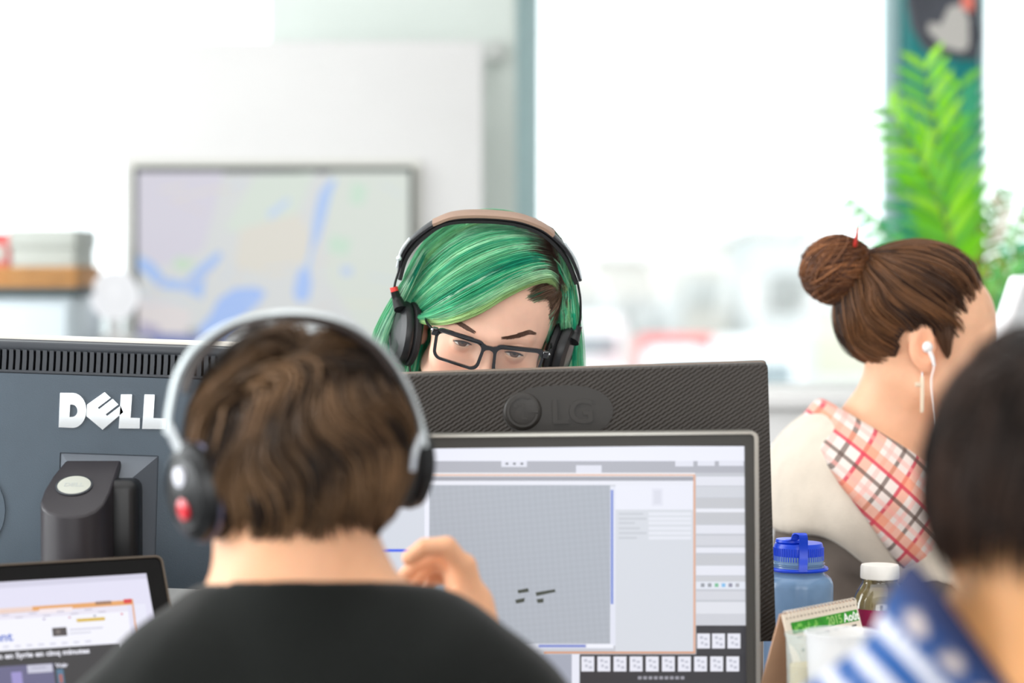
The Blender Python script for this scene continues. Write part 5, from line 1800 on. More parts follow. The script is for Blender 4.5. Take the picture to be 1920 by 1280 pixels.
V, Fc = shape_geo([[(-.0100, .0085), (-.004, .0062), (.004, .0062), (.0100, .0085), (.0098, -.0050), (.0068, -.0030), (.0040, .0000), (.0, .0012), (-.0040, .0000), (-.0068, -.0030), (-.0098, -.0050)]], .0036, 0)
fr_.add(V, Fc, None, Mg)
for g in (-1, 1):
    fr_.box((min(g * .066, g * .0735), .003, .0035), (max(g * .066, g * .0735), .010, .0135), .0015, 2, M=Mg)
fo = fr_.build('frame', M_GLF, t, sharp=35)
bv = fo.modifiers.new('soft_edge', 'BEVEL'); bv.width = .0007; bv.segments = 2; bv.limit_method = 'ANGLE'; bv.angle_limit = math.radians(40)
for g, cx0 in ((-1, -.0372), (1, .0372)):
    V = []; L = lens_loop.__call__ if False else None
    lo_ = MB()
    Lp = []
    for x, z in rrect(-.0270, -.0235, .0270, .0076, .0075, 6):
        f_ = 1 + .06 * (z + .008) / .015
        x = x * f_
        a = math.radians(-4.5 * g)
        Lp.append((cx0 + x * math.cos(a) + z * math.sin(a) * .3, z + (x * g) * .075))
    n_ = len(Lp)
    V = [(x, x * x * 1.6 - .0004, z) for x, z in Lp] + [(x, x * x * 1.6 + .0008, z) for x, z in Lp]
    Fc = [tuple(range(n_ - 1, -1, -1)), tuple(range(n_, 2 * n_))] + [(i, (i + 1) % n_, (i + 1) % n_ + n_, i + n_) for i in range(n_)]
    lo_.add(V, Fc, None, Mg).build('lens', M_LENS, t, smooth=False)
    hg_end = hg.w(g * .0825, .004, .002)
    e0 = (Mg @ np.array([g * .0725, .008, .009, 1]))[:3]
    mid = hg.w(g * .0805, -.050, .006)
    e3 = hg.w(g * .080, .022, -.012)
    MB().tube(catmull([e0, mid, hg_end, e3], 16), .0026, 8, flat=.5).build('temple', M_GLF, t)
    hq = (Mg @ np.array([g * .0738, .006, .010, 1]))[:3]
    MB().ball(hq, .0016, 6).build('hinge', M_CHR, t)

# ---------------------------------------------------------------- headphones
M_PAD = mat('black_ear_cushion', (20, 20, 22), .55, noise=.1)
M_CUPB = mat('black_cup_plastic', (17, 18, 20), .38)
M_LEATH = mat('tan_brown_leather', (150, 122, 104), .5, noise=.08)
M_SILV = mat('silver_white_metal', (214, 220, 224), .3, .5)
def band_strip(mb, pts, w_, th, wdir, n=40, col=None, w_prof=None):
    c = catmull(pts, n)
    T = np.gradient(c, axis=0); T /= np.linalg.norm(T, axis=1)[:, None]
    W_ = np.asarray(wdir, float)
    V, Fc = [], []
    for i in range(n):
        wd_ = W_ - T[i] * T[i].dot(W_); wd_ /= np.linalg.norm(wd_)
        up = np.cross(T[i], wd_)
        k_ = 1.0 if w_prof is None else w_prof(i / (n - 1))
        for a, b in ((-1, -.7), (-1, .7), (-.8, 1), (.8, 1), (1, .7), (1, -.7), (.8, -1), (-.8, -1)):
            V.append(c[i] + wd_ * a * w_ * k_ * .5 + up * b * th * .5)
    for i in range(n - 1):
        for k_ in range(8):
            l = (k_ + 1) % 8
            Fc.append((i * 8 + k_, i * 8 + l, i * 8 + 8 + l, i * 8 + 8 + k_))
    Fc += [tuple(range(8)), tuple((n - 1) * 8 + k_ for k_ in range(7, -1, -1))]
    mb.add(V, Fc, col)
    return mb
def ear_cup(t, c, ax, up, r, depth, cup_m, pad_m, accent=None, name='ear_cup', rr=(1.0, 1.22)):
    """c centre of the pad face against the head, ax outward axis"""
    ax = ax / np.linalg.norm(ax); up = up - ax * up.dot(ax); up /= np.linalg.norm(up); sd = np.cross(up, ax)
    M4 = np.eye(4); M4[:3, 0] = sd * rr[0]; M4[:3, 1] = up * rr[1]; M4[:3, 2] = ax; M4[:3, 3] = c
    cup_ = MB().lathe([(r * .90, depth * .42), (r * .98, depth * .48), (r, depth * .62), (r * .94, depth * .80), (r * .70, depth * .93), (r * .66, depth * .90), (r * .30, depth * .97), (.0004, depth)], n=36, M=M4).build(name, cup_m, t)
    MB().lathe([(r * .45, 0.0), (r * .62, -.001), (r * .90, .002), (r * 1.02, depth * .16), (r * 1.0, depth * .34), (r * .90, depth * .44)], n=36, M=M4).build('ear_cushion', pad_m, cup_)
    return cup_, M4
cy = lambda py: 3.085 - (650 - py) / 1486 * .27     # coronal plane of the tilted head
T_ = thing('headphones', hg.w(0, 0, .14), 'black and tan over-ear headphones worn by the green-haired person', 'headphones')
arc = [(748, 508), (757, 472), (786, 437), (835, 409), (905, 404), (975, 411), (1025, 432), (1066, 473), (1088, 524)]
ap = [P(x, y, cy(y) - .003) for x, y in arc]
hb2 = band_strip(MB(), ap, .028, .0042, hg.R[:, 1], 60, None, lambda u: .62 + .38 * math.sin(PI * u)).build('headband', mat('black_headband', (34, 34, 37), .4), T_, sharp=50)
band_strip(MB(), [P(x, y - 1.5, cy(y) - .004) for x, y in [(812, 419), (850, 405), (905, 402), (970, 408), (1015, 424), (1038, 440)]], .031, .0050, hg.R[:, 1], 40, None, lambda u: .8 + .2 * math.sin(PI * u)).build('leather_cover', M_LEATH, hb2, sharp=50)
ins = [P(x, y, cy(y) - .003) for x, y in [(750, 520), (763, 478), (792, 444), (836, 416), (905, 411), (972, 418), (1020, 438), (1058, 478), (1080, 528)]]
band_strip(MB(), ins, .026, .0055, hg.R[:, 1], 60).build('headband_padding', M_PAD, T_, sharp=50)
for L_ in ([(744, 500), (752, 470), (768, 447)], [(1090, 520), (1080, 486), (1060, 456)]):
    band_strip(MB(), [P(x, y, cy(y) - .012) for x, y in L_], .010, .0022, hg.R[:, 1], 12).build('silver_end_trim', M_SILV, T_, sharp=50)
for L_ in ([(749, 505), (741, 530), (738, 552)], [(1082, 525), (1088, 560), (1088, 600), (1084, 612)]):
    MB().tube(catmull([P(x, y, cy(y) - .004) for x, y in L_], 14), .0016, 8).build('slider_wire', M_BLK, T_)
MB().ball(P(748, 484, cy(484) - .018), (.0035, .0035, .0035), 8).build('rivet', M_SILV, T_)
for sgn, cpx, yk, (a_, b_) in ((-1, (764, 627), None, ((739, 545), (752, 580))), (1, (1050, 652), None, ((1084, 610), (1072, 640)))):
    y_ = 3.075 if sgn < 0 else 3.085
    up_ = P(*a_, y_) - P(*cpx, y_)
    inner = P(cpx[0] + (16 if sgn < 0 else -20), cpx[1], y_)
    axo = hg.R @ np.array([sgn * 1.0, -.30, 0])
    cupo, M4 = ear_cup(T_, inner, axo, up_, .0335, .030, M_CUPB, M_PAD)
    yk_ = MB()
    c_ = catmull([P(*a_, cy(a_[1]) - .006), P((a_[0] + b_[0]) / 2, (a_[1] + b_[1]) / 2, y_ - .012), P(*b_, y_ - .02)], 10)
    yk_.tube(c_, np.linspace(.0055, .010, 10), 10, flat=.7).build('yoke', M_BLK, T_)
MB().tube([P(738, 538, cy(545) - .006), P(740, 546, cy(545) - .006)], .0050, 12).build('red_collar', mat('red_ring_plastic', (214, 52, 44), .4), T_)
MB().tube(catmull([P(768, 680, 3.07), P(770, 720, 3.08), P(775, 820, 3.05), P(770, 960, 3.02)], 20), .0016, 6).build('cable', M_BLK, T_)

# ---------------------------------------------------------------- 2. brown-haired person in the foreground, seen from behind
hm = Head(P(554, 882, 2.15), Ry(3) @ Rz(200) @ Rx(6), .92)
hm.lid = (.005, .005)
bm2 = Body(P(568, 1144, 2.13), 180, 8, .96, 5)
root = thing('person', (bm2.pel[0], bm2.pel[1], 0), 'brown-haired person in a black T-shirt seen from behind, right hand raised', 'person')
PM = root
HY = 2.36
wr = P(893, 1215, HY - .02)
S = Sdf(bm2.pel + (-.38, -.32, -.64), hm.c + (.38, .74, .15), .0105, [(hm.c + (-.1, -.12, -.14), hm.c + (.1, .12, .13), .0042), (P(720, 1200, HY - .05) - (.0, 0, .02), P(915, 1000, HY + .05), .0028)])
build_head(S, hm, eyes=False)
S.cone(hm.w(0, .026, -.045), bm2.w(0, .0, .012), .062, .062, .025)
bm2.torso(S, 0, .036); bm2.hips(S)
shR = bm2.w(-.172, .01, -.121); shL = bm2.w(.172, .01, -.121)
elR = np.array([.115, 2.33, DZ + .045]); elL = np.array([-.42, 2.28, DZ + .06]); wrL = np.array([-.27, 2.44, DZ + .045])
# local x points to image left for a body that faces away
if shR[0] < shL[0]: shR, shL = shL, shR
bm2.arm(S, shL, elL, wrL); resting_hand(S, wrL, np.array([.5, .85, -.1]), np.array([0, 0, 1.0]), .5, 1)
bm2.arm(S, shR, elR, wr)
hp = lambda x, y, dy=0.0: P(x, y, HY + dy)
# raised right hand: back of the hand to the right, fingers curled over to the left
S.cone(wr, hp(885, 1135), .026, .022, .02)
S.cone(hp(882, 1150, -.005), hp(868, 1062, -.010), .017, .014, .012)
S.cone(hp(876, 1150, .012), hp(856, 1065, .016), .016, .013, .012)
S.cone(hp(872, 1150, .028), hp(850, 1072, .036), .014, .012, .012)
finger(S, [hp(866, 1060, -.014), hp(838, 1024, -.020), hp(796, 1026, -.020), hp(768, 1046, -.016)], .0108, .0080, .002)
finger(S, [hp(858, 1062, .010), hp(820, 1040, .012), hp(782, 1056, .014), hp(757, 1082, .014)], .0102, .0076, .002)
finger(S, [hp(853, 1068, .030), hp(814, 1052, .036), hp(782, 1084, .040), hp(757, 1110, .040)], .0098, .0072, .002)
finger(S, [hp(850, 1082, .046), hp(816, 1080, .054), hp(792, 1112, .060), hp(776, 1134, .058)], .0088, .0066, .002)
finger(S, [hp(882, 1148, -.012), hp(850, 1132, -.028), hp(800, 1122, -.034), hp(756, 1112, -.030)], .0130, .0088, .008)
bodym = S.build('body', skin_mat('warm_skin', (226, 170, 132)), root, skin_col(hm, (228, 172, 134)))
S = Sdf(bm2.pel + (-.38, -.32, -.15), bm2.N + (.36, .5, .09), .0085)
bm2.torso(S, .010, .036)
bm2.arm(S, shL, elL, wrL, .013, .7, False); bm2.arm(S, shR, elR, wr, .013, .7, False)
S.wrinkle(.0035, 45, 5)
S.cone(bm2.w(0, .004, -.04), bm2.w(0, .004, .045), .078, .067, .02)
pc_ = P(560, 1083, 2.06)
S.cut(lambda X, Y, Z: -((Z - pc_[2]) + (Y - pc_[1]) * .22) + X * 0, bm2.N - (.3, .3, .2), bm2.N + (.3, .3, .2), .006)
S.build('shirt', mat('black_cotton', (19, 21, 19), .9, spec=.15, noise=.12, nscale=14, sheen=.15), root)
pts = []
S = Sdf(bm2.pel + (-.36, -.32, -.62), bm2.pel + (.36, .76, .2), .011)
bm2.hips(S, .009); S.build('trousers', mat('dark_trouser_cloth', (50, 52, 60), .9, noise=.12), root)
S = Sdf(bm2.pel + (-.36, -.32, -.7), bm2.pel + (.36, .78, -.3), .011)
bm2.feet(S, .006); S.build('shoes', mat('black_canvas', (40, 40, 42), .8), root)
office_chair(bm2.pel[:2] + (0, -.02), 180, 'black office chair under the brown-haired person in the foreground', (36, 36, 38), .42)
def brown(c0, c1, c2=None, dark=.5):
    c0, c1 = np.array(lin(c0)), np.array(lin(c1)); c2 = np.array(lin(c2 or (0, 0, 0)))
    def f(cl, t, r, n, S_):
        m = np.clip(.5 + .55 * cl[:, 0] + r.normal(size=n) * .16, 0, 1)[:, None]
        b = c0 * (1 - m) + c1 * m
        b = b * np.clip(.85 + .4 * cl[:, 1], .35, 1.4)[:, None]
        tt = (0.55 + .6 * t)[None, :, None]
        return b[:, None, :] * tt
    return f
HM = HairSet()
mask_m = lambda d: (d[:, 2] > -.90) & ~((d[:, 1] < -.30) & (d[:, 2] < .45)) & ~((d[:, 1] < .25) & (d[:, 2] < -.30))
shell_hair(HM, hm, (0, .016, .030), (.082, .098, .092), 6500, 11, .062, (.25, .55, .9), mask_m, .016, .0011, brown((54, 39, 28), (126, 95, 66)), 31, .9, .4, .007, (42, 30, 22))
ho = HM.build('hair', hair_mat('brown_hair', .5), root)
flush_cap('hair_underlayer', hair_mat('hair_under_brown'), ho)
# headphones of person 2
T_ = thing('headphones', hm.w(0, 0, .15), 'silver and black over-ear headphones with a red logo worn by the brown-haired person', 'headphones')
arcm = [(312, 812), (318, 762), (334, 700), (372, 645), (440, 603), (535, 586), (628, 599), (703, 642), (752, 706), (782, 776), (795, 838)]
def my(x): return 2.115 + (x - 312) / 476 * .012 - .045 * max(0, 1 - ((x - 545) / 235) ** 2)
wdm = hm.R[:, 1]
band_strip(MB(), [P(x, y, my(x)) for x, y in arcm], .014, .004, wdm, 70).build('headband', mat('silver_white_plastic', (206, 214, 216), .3, .2), T_, sharp=50)
inm = [(346, 728), (366, 682), (404, 640), (456, 611), (535, 596), (620, 608), (686, 648), (728, 700)]
band_strip(MB(), [P(x, y, my(x)) for x, y in inm], .028, .006, wdm, 50).build('headband_padding', mat('dark_brown_padding', (52, 42, 38), .6), T_, sharp=50)
for px_, y0, y1 in ((316, 800, 872), (788, 812, 880)):
    x2 = px_ + (22 if px_ < 500 else -8)
    band_strip(MB(), [P(px_, y0, my(px_) - .008), P(x2 - 6, (y0 + y1) / 2, my(px_) - .012), P(x2 + 12 * (1 if px_ < 500 else -1), y1, my(px_) - .012)], .016, .006, wdm, 10).build('slider', M_SILV, T_, sharp=50)
cl_ = P(428, 910, 2.120)
axl = np.array([-1.0, -.95, -.12])
cup_, M4 = ear_cup(T_, cl_, axl, np.array([-.12, 0, 1.0]), .0400, .052, M_CUPB, M_PAD, rr=(.9, 1.12))
ring_ = MB().lathe([(.0385, .030), (.0405, .032), (.0408, .034), (.0395, .036)], n=36, M=M4, capb=False, capt=False).build('silver_ring', mat('pale_violet_silver', (120, 118, 140), .3, .6), cup_)
Ml = M4.copy(); Ml[:3, 3] = M4[:3, 3] + M4[:3, 2] * .0485 + M4[:3, 1] * -.012 + M4[:3, 0] * .000
MB().lathe([(.0085, -.002), (.0085, .003), (.006, .0042), (.0004, .0046)], n=22, M=Ml).build('red_logo', mat('red_logo_enamel', (206, 20, 40), .25, coat=.5), cup_)
Ml = M4.copy(); Ml[:3, 3] = M4[:3, 3] + M4[:3, 2] * .0500 + M4[:3, 1] * .013
MB().lathe([(.0075, -.002), (.0075, .002), (.0004, .0036)], n=22, M=Ml).build('white_logo', mat('white_logo_enamel', (226, 226, 236), .3), cup_)
cr_ = P(728, 872, 2.215)
ear_cup(T_, cr_, np.array([1.0, .62, -.1]), np.array([.1, 0, 1.0]), .0355, .040, M_CUPB, M_PAD, rr=(.9, 1.12))

# ---------------------------------------------------------------- 3. person with a bun, in profile to the right
hw = Head(P(1732, 640, 3.42), Rz(91) @ Rx(6) @ Ry(0), 1.03)
hw.lid = (.0048, .0048)
NW = P(1640, 838, 3.46)
bw = Body(NW, 96, 14, .95)
root = thing('person', (bw.pel[0], bw.pel[1], 0), 'person with a brown hair bun, plaid scarf and cream coat facing right', 'person')
S = Sdf(np.minimum(bw.pel, NW) + (-.30, -.36, -.64), np.maximum(bw.pel, hw.c) + (.62, .36, .16), .0115, [(hw.c + (-.11, -.1, -.14), hw.c + (.13, .1, .13), .0026)])
build_head(S, hw)
S.cone(hw.w(0, .026, -.050), bw.w(0, .0, -.01), .050, .056, .03)
S.cone(hw.w(0, -.005, -.075), bw.w(0, -.03, -.01), .036, .048, .03)
bw.torso(S); bw.hips(S)
arms_w = []
for q_ in (-1, 1):
    sh = bw.w(q_ * .172, .01, -.09)
    el = np.array([sh[0] + .06, sh[1], DZ + .10]); wr_ = np.array([.90, NW[1] + (.10 if sh[1] > NW[1] else -.10), DZ + .045])
    arms_w.append((sh, el, wr_)); bw.arm(S, sh, el, wr_)
    resting_hand(S, wr_, np.array([1, 0, -.1]), np.array([0, 0, 1.0]), .5, 1 if sh[1] > NW[1] else -1)
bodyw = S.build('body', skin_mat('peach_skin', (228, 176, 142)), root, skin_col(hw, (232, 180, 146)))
eyes_for(hw, root, (70, 50, 40), (0, 0))
# coat with its thrown-back hood
lo_, hi_ = np.minimum(bw.pel, NW) + (-.30, -.36, -.30), np.maximum(bw.pel, NW) + (.48, .36, .10)
S = Sdf(lo_, hi_, .008)
bw.torso(S, .026)
S.ell(bw.w(0, .085, -.10), (.150, .060, .115), bw.R, .05)      # hood lying on the back
S.ell(bw.w(0, .050, -.03), (.110, .065, .050), bw.R, .04)
for sh, el, wr_ in arms_w: bw.arm(S, sh, el, wr_, .022, .9)
S.wrinkle(.007, 24, 8)
S.ell(bw.w(0, -.075, .035), (.078, .085, .10), bw.R, .01, 'sub')
S.ell(bw.w(0, -.03, .060), (.068, .095, .060), bw.R, .012, 'sub')
A2, B2 = P(1548, 742, 3.3), P(1752, 876, 3.3)
nn = np.array([-(B2[2] - A2[2]), B2[0] - A2[0]]); nn /= np.linalg.norm(nn)
S.cut(lambda X, Y, Z: -((X - A2[0]) * nn[0] + (Z - A2[2]) * nn[1] + .008) + Y * 0, lo_ - .05, hi_ + .05, .008)
A3, B3 = P(1440, 985, 3.3), P(1700, 1082, 3.3)
n3 = np.array([-(B3[2] - A3[2]), B3[0] - A3[0]]); n3 /= np.linalg.norm(n3)
S.cut(lambda X, Y, Z: ((X - A3[0]) * n3[0] + (Z - A3[2]) * n3[1] + .012 * np.sin(X * 40)) + Y * 0, lo_ - .05, hi_ + .05, .012)
S2 = Sdf(lo_, hi_, .009)
bw.torso(S2, .014)
for sh, el, wr_ in arms_w: bw.arm(S2, sh, el, wr_, .014, .95)
S2.wrinkle(.008, 30, 18)
S2.ell(bw.w(0, -.05, .04), (.09, .12, .09), bw.R, .01, 'sub')
S2.cut(lambda X, Y, Z: -((X - A2[0]) * nn[0] + (Z - A2[2]) * nn[1] + .03) + Y * 0, lo_ - .05, hi_ + .05, .008)
S2.build('jumper', mat('taupe_knit', (112, 100, 92), .95, noise=.15, nscale=30), root)
S.build('coat', mat('cream_wool', (214, 200, 184), .95, noise=.08, nscale=30, bump=.3, bscale=400, sheen=.3), root)
# plaid scarf draped from the nape over the near shoulder and chest
S = Sdf(lo_, hi_, .006)
bw.torso(S, .040)
S.ell(bw.w(0, -.03, .005), (.100, .115, .075), bw.R, .04)
S.wrinkle(.005, 34, 9)
A_, B_, C_ = P(1508, 785, 3.3), P(1568, 905, 3.3), P(1694, 1082, 3.3)
def left_of(X, Y, Z):       # keeps what lies in front of the curved scarf edge
    zc = np.array([C_[2] - .25, C_[2], B_[2], A_[2], A_[2] + .2]); xc = np.array([C_[0] + .10, C_[0], B_[0], A_[0], A_[0] - .08])
    return (np.interp(Z.ravel(), zc, xc).reshape(Z.shape) - X) * .85 + Y * 0
S.cut(lambda X, Y, Z: -left_of(X, Y, Z), lo_ - .05, hi_ + .05, .006)
A2, B2 = P(1548, 742, 3.3), P(1752, 876, 3.3)
nn = np.array([-(B2[2] - A2[2]), B2[0] - A2[0]]); nn /= np.linalg.norm(nn)
S.cut(lambda X, Y, Z: -((X - A2[0]) * nn[0] + (Z - A2[2]) * nn[1]) + Y * 0, lo_ - .05, hi_ + .05, .008)
S.D = S.D
m = bpy.data.materials.new('plaid_wool'); m.use_nodes = True
nt = m.node_tree; b_ = nt.nodes['Principled BSDF']; b_.inputs['Roughness'].default_value = .9
tc = nt.nodes.new('ShaderNodeTexCoord')
cur = None
def stripe(ang, period, width, off, color, fac):
    global cur
    mp = nt.nodes.new('ShaderNodeMapping'); mp.inputs['Rotation'].default_value = (0, math.radians(ang), 0)
    nt.links.new(tc.outputs['Object'], mp.inputs['Vector'])
    sp = nt.nodes.new('ShaderNodeSeparateXYZ'); nt.links.new(mp.outputs[0], sp.inputs[0])
    a = nt.nodes.new('ShaderNodeMath'); a.operation = 'MULTIPLY_ADD'; a.inputs[1].default_value = 1 / period; a.inputs[2].default_value = off + 50
    nt.links.new(sp.outputs[0], a.inputs[0])
    f = nt.nodes.new('ShaderNodeMath'); f.operation = 'FRACT'; nt.links.new(a.outputs[0], f.inputs[0])
    d = nt.nodes.new('ShaderNodeMath'); d.operation = 'SUBTRACT'; d.inputs[1].default_value = .5; nt.links.new(f.outputs[0], d.inputs[0])
    ab = nt.nodes.new('ShaderNodeMath'); ab.operation = 'ABSOLUTE'; nt.links.new(d.outputs[0], ab.inputs[0])
    l = nt.nodes.new('ShaderNodeMath'); l.operation = 'LESS_THAN'; l.inputs[1].default_value = width; nt.links.new(ab.outputs[0], l.inputs[0])
    g = nt.nodes.new('ShaderNodeMath'); g.operation = 'MULTIPLY'; g.inputs[1].default_value = fac; nt.links.new(l.outputs[0], g.inputs[0])
    mx = nt.nodes.new('ShaderNodeMix'); mx.data_type = 'RGBA'
    nt.links.new(g.outputs[0], mx.inputs[0])
    if cur is None: mx.inputs[6].default_value = (*lin((222, 206, 198)), 1)
    else: nt.links.new(cur, mx.inputs[6])
    mx.inputs[7].default_value = (*lin(color), 1)
    cur = mx.outputs[2]
for ang in (-38, 48):
    stripe(ang, .060, .13, .0, (228, 138, 104), .62)
    stripe(ang, .060, .042, .12, (200, 50, 76), .85)
    stripe(ang, .060, .045, .45, (92, 72, 64), .8)
    stripe(ang, .060, .05, .70, (238, 160, 150), .5)
nt.links.new(cur, b_.inputs['Base Color'])
scf = S.build('scarf', m, root)
S = Sdf(np.minimum(bw.pel, NW) + (-.30, -.36, -.64), bw.pel + (.66, .36, .2), .012)
bw.hips(S, .009); S.build('trousers', mat('taupe_trouser_cloth', (96, 88, 84), .9, noise=.12), root)
S = Sdf(bw.pel + (-.2, -.36, -.7), bw.pel + (.74, .36, -.3), .011)
bw.feet(S, .006); S.build('shoes', mat('brown_leather_shoe', (88, 66, 52), .6), root)
office_chair(bw.pel[:2] + (.05, .04), 96, 'beige office chair under the person with the hair bun', (186, 178, 166), .46)
HW = HairSet()
cw, rw = (0, .012, .036), (.0765, .098, .084)
bdir = np.array([0, .72, .60])
def mask_w(d):
    y, z = d[:, 1], d[:, 2]
    front = (y < -.57 - .50 * np.clip(z, 0, 1)) & (z < .72)
    low = (z < -.32) & (y < .30) & ~((y < -.22) & (z > -.40))
    return (z > -.90) & ~front & ~low
def bunbrown(cl, t, r, n, S_):
    m_ = np.clip(.5 + .6 * cl[:, 0] + r.normal(size=n) * .2, 0, 1)[:, None]
    b = np.array(lin((58, 38, 28))) * (1 - m_) + np.array(lin((134, 90, 56))) * m_
    b = b * r.uniform(.75, 1.2, (n, 1))
    return np.repeat(b[:, None, :], S_, 1)
shell_hair(HW, hw, cw, rw, 6000, 14, .11, -bdir, mask_w, .012, .0007, bunbrown, 41, .22, .0, .002, (50, 33, 24))
# sideburn wisps by the ear
gd0 = [[hw.w(-.070, -.045, .02), hw.w(-.075, -.040, -.005), hw.w(-.074, -.036, -.028), hw.w(-.070, -.036, -.046)],
      [hw.w(-.074, -.030, .02), hw.w(-.078, -.026, -.005), hw.w(-.078, -.024, -.022), hw.w(-.076, -.026, -.034)]]
gd = [[P(1800, 560, 3.30), P(1797, 600, 3.315), P(1790, 636, 3.325), P(1782, 664, 3.335)], [P(1770, 570, 3.32), P(1772, 605, 3.325), P(1772, 640, 3.33), P(1778, 672, 3.335)], [P(1748, 585, 3.325), P(1754, 610, 3.33), P(1760, 632, 3.33), P(1768, 655, 3.335)]]
for g_ in gd:
    for i_, q_ in enumerate(g_):
        L_ = hw.loc(q_); L_[0] = -.0785 + .05 * max(0, -L_[1] - .02) ; g_[i_] = hw.w(L_)
guide_family(HW, gd, 520, 10, .0016, .0004, lambda u, t, cl, r, n, S_: np.repeat(np.repeat(np.array(lin((92, 62, 42)))[None, None], n, 0), S_, 1), 42, 6, .002)
hb_ = P(1570, 506, 3.42)
rb_ = np.random.default_rng(5)
axb = hw.R @ np.array([0, .75, .62]); axb /= np.linalg.norm(axb)
nb_ = 2600; Sb = 16
ax_ = axb + rb_.normal(size=(nb_, 3)) * .28; ax_ /= np.linalg.norm(ax_, axis=1)[:, None]
cl_id = rb_.integers(0, 16, nb_)
cax = axb + rb_.normal(size=(16, 3)) * .45; cax /= np.linalg.norm(cax, axis=1)[:, None]
ax_ = cax[cl_id] + rb_.normal(size=(nb_, 3)) * .10; ax_ /= np.linalg.norm(ax_, axis=1)[:, None]
u_ = np.cross(ax_, [0.3, .5, .8]); u_ /= np.linalg.norm(u_, axis=1)[:, None]; v_ = np.cross(ax_, u_)
ph = rb_.uniform(0, 2 * PI, nb_); span = rb_.uniform(1.2, 2.8, nb_)
offx = rb_.uniform(-.9, .9, nb_); rr_ = .0505 * rb_.uniform(.86, 1.03, nb_) * (.94 + .08 * np.sin(cl_id * 2.3))
tt = np.linspace(0, 1, Sb)
an = ph[:, None] + span[:, None] * tt
lat = (offx * .8)[:, None]
Cb = hb_ + rr_[:, None, None] * (np.sqrt(1 - lat ** 2)[..., None] * (np.cos(an)[..., None] * u_[:, None] + np.sin(an)[..., None] * v_[:, None]) + lat[..., None] * ax_[:, None])
Cb = (Cb - hb_) * np.array([1.05, 1.0, .98]) + hb_
cbn = np.clip(.35 + .3 * np.sin(cl_id * 1.7) + rb_.normal(size=nb_) * .2, 0, 1)[:, None]
cb_ = np.array(lin((70, 40, 26))) * (1 - cbn) + np.array(lin((156, 100, 60))) * cbn
HW.add(Cb, .0009 * rb_.uniform(.6, 1.3, (nb_, 1)) * taper(Sb)[None], np.repeat(cb_[:, None], Sb, 1))
# hair gathered between head and bun
j0 = hw.w(np.array(cw) + bdir * .105)
gath = []
for a in np.linspace(0, 2 * PI, 10):
    o_ = hw.R @ np.array([math.cos(a), -.6 * math.sin(a), .75 * math.sin(a)])
    gath.append([hw.w(np.array(cw) + bdir * .075) + o_ * .048, j0 + o_ * .028, hb_ + (j0 - hb_) * .4 + o_ * .032])
guide_family(HW, gath, 1400, 8, .002, .0009, lambda u, t, cl, r, n, S_: np.repeat((np.array(lin((84, 54, 36)))[None] * r.uniform(.6, 1.4, (n, 1)))[:, None], S_, 1), 43, 20, .002)
ho = HW.build('hair', hair_mat('chestnut_hair', .42), root)
flush_cap('hair_underlayer', hair_mat('hair_under_chestnut'), ho)
bm = MB().ball(hb_, .046, 16).build('bun_core', mat('bun_core_brown', (62, 38, 26), .7, noise=.2), ho)
MB().lathe([(.024, -.004), (.029, -.003), (.031, .001), (.029, .005), (.024, .006)], n=28, capb=False, capt=False,
           M=np.array([[*np.cross(axb, [0, 1, 0]), 0]] * 4) if False else (lambda A: (A.__setitem__((slice(0, 3), 2), axb), A.__setitem__((slice(0, 3), 0), np.cross([0, 1, 0], axb) / np.linalg.norm(np.cross([0, 1, 0], axb))), A.__setitem__((slice(0, 3), 1), np.cross(axb, A[:3, 0])), A.__setitem__((slice(0, 3), 3), (j0 * .55 + hb_ * .45)), A)[-1])(np.eye(4))).build('hair_tie', mat('dark_red_elastic', (110, 30, 34), .7), ho)
t = thing('hair_pin', P(1604, 458, 3.40), 'small red hair stick poking out of the top of the bun', 'hair pin')
MB().tube([P(1600, 485, 3.40), P(1604, 455, 3.385), P(1609, 426, 3.38)], [.0022, .003, .0012], 8).build('stick', mat('red_lacquer', (190, 52, 44), .35), t)
# earphone and cable
ear = hw.w(-.0835, .010, -.006)
t = thing('earphone', ear, 'white in-ear earphone and cable in the ear of the person with the bun', 'earphone')
M_EP = mat('white_earphone_plastic', (238, 234, 232), .3)
MB().ball(ear, (.0075, .007, .008), 10).build('bud', M_EP, t)
MB().tube([ear, ear + (.006, -.004, -.014), ear + (.009, -.003, -.026)], [.0035, .0030, .0022], 10).build('bud_stem', M_EP, t)
MB().tube(catmull([ear + (.009, -.003, -.026), P(1746, 720, 3.32), P(1755, 790, 3.31), P(1757, 850, 3.32), P(1780, 960, 3.33)], 30), .0015, 8).build('cable', mat('pinkish_white_cable', (236, 214, 206), .4), t)
er = hw.w(-.079, .012, -.046)
t = thing('earring', er, 'long pale bar earring hanging from the ear of the person with the bun', 'earring')
ep = er
MB().tube([er + (0, 0, .006), er], .0009, 6).build('hook', M_SILV, t)
MB().box(er + (-.0022, -.002, -.050), er + (.0026, .002, 0), .001, 2).build('bar', mat('pale_bone', (232, 216, 192), .4), t)
MB().box(er + (-.010, -.002, -.014), er + (-.001, .002, -.008), .001, 2).build('side_bead', mat('pale_bone_bead', (226, 206, 180), .4), t)

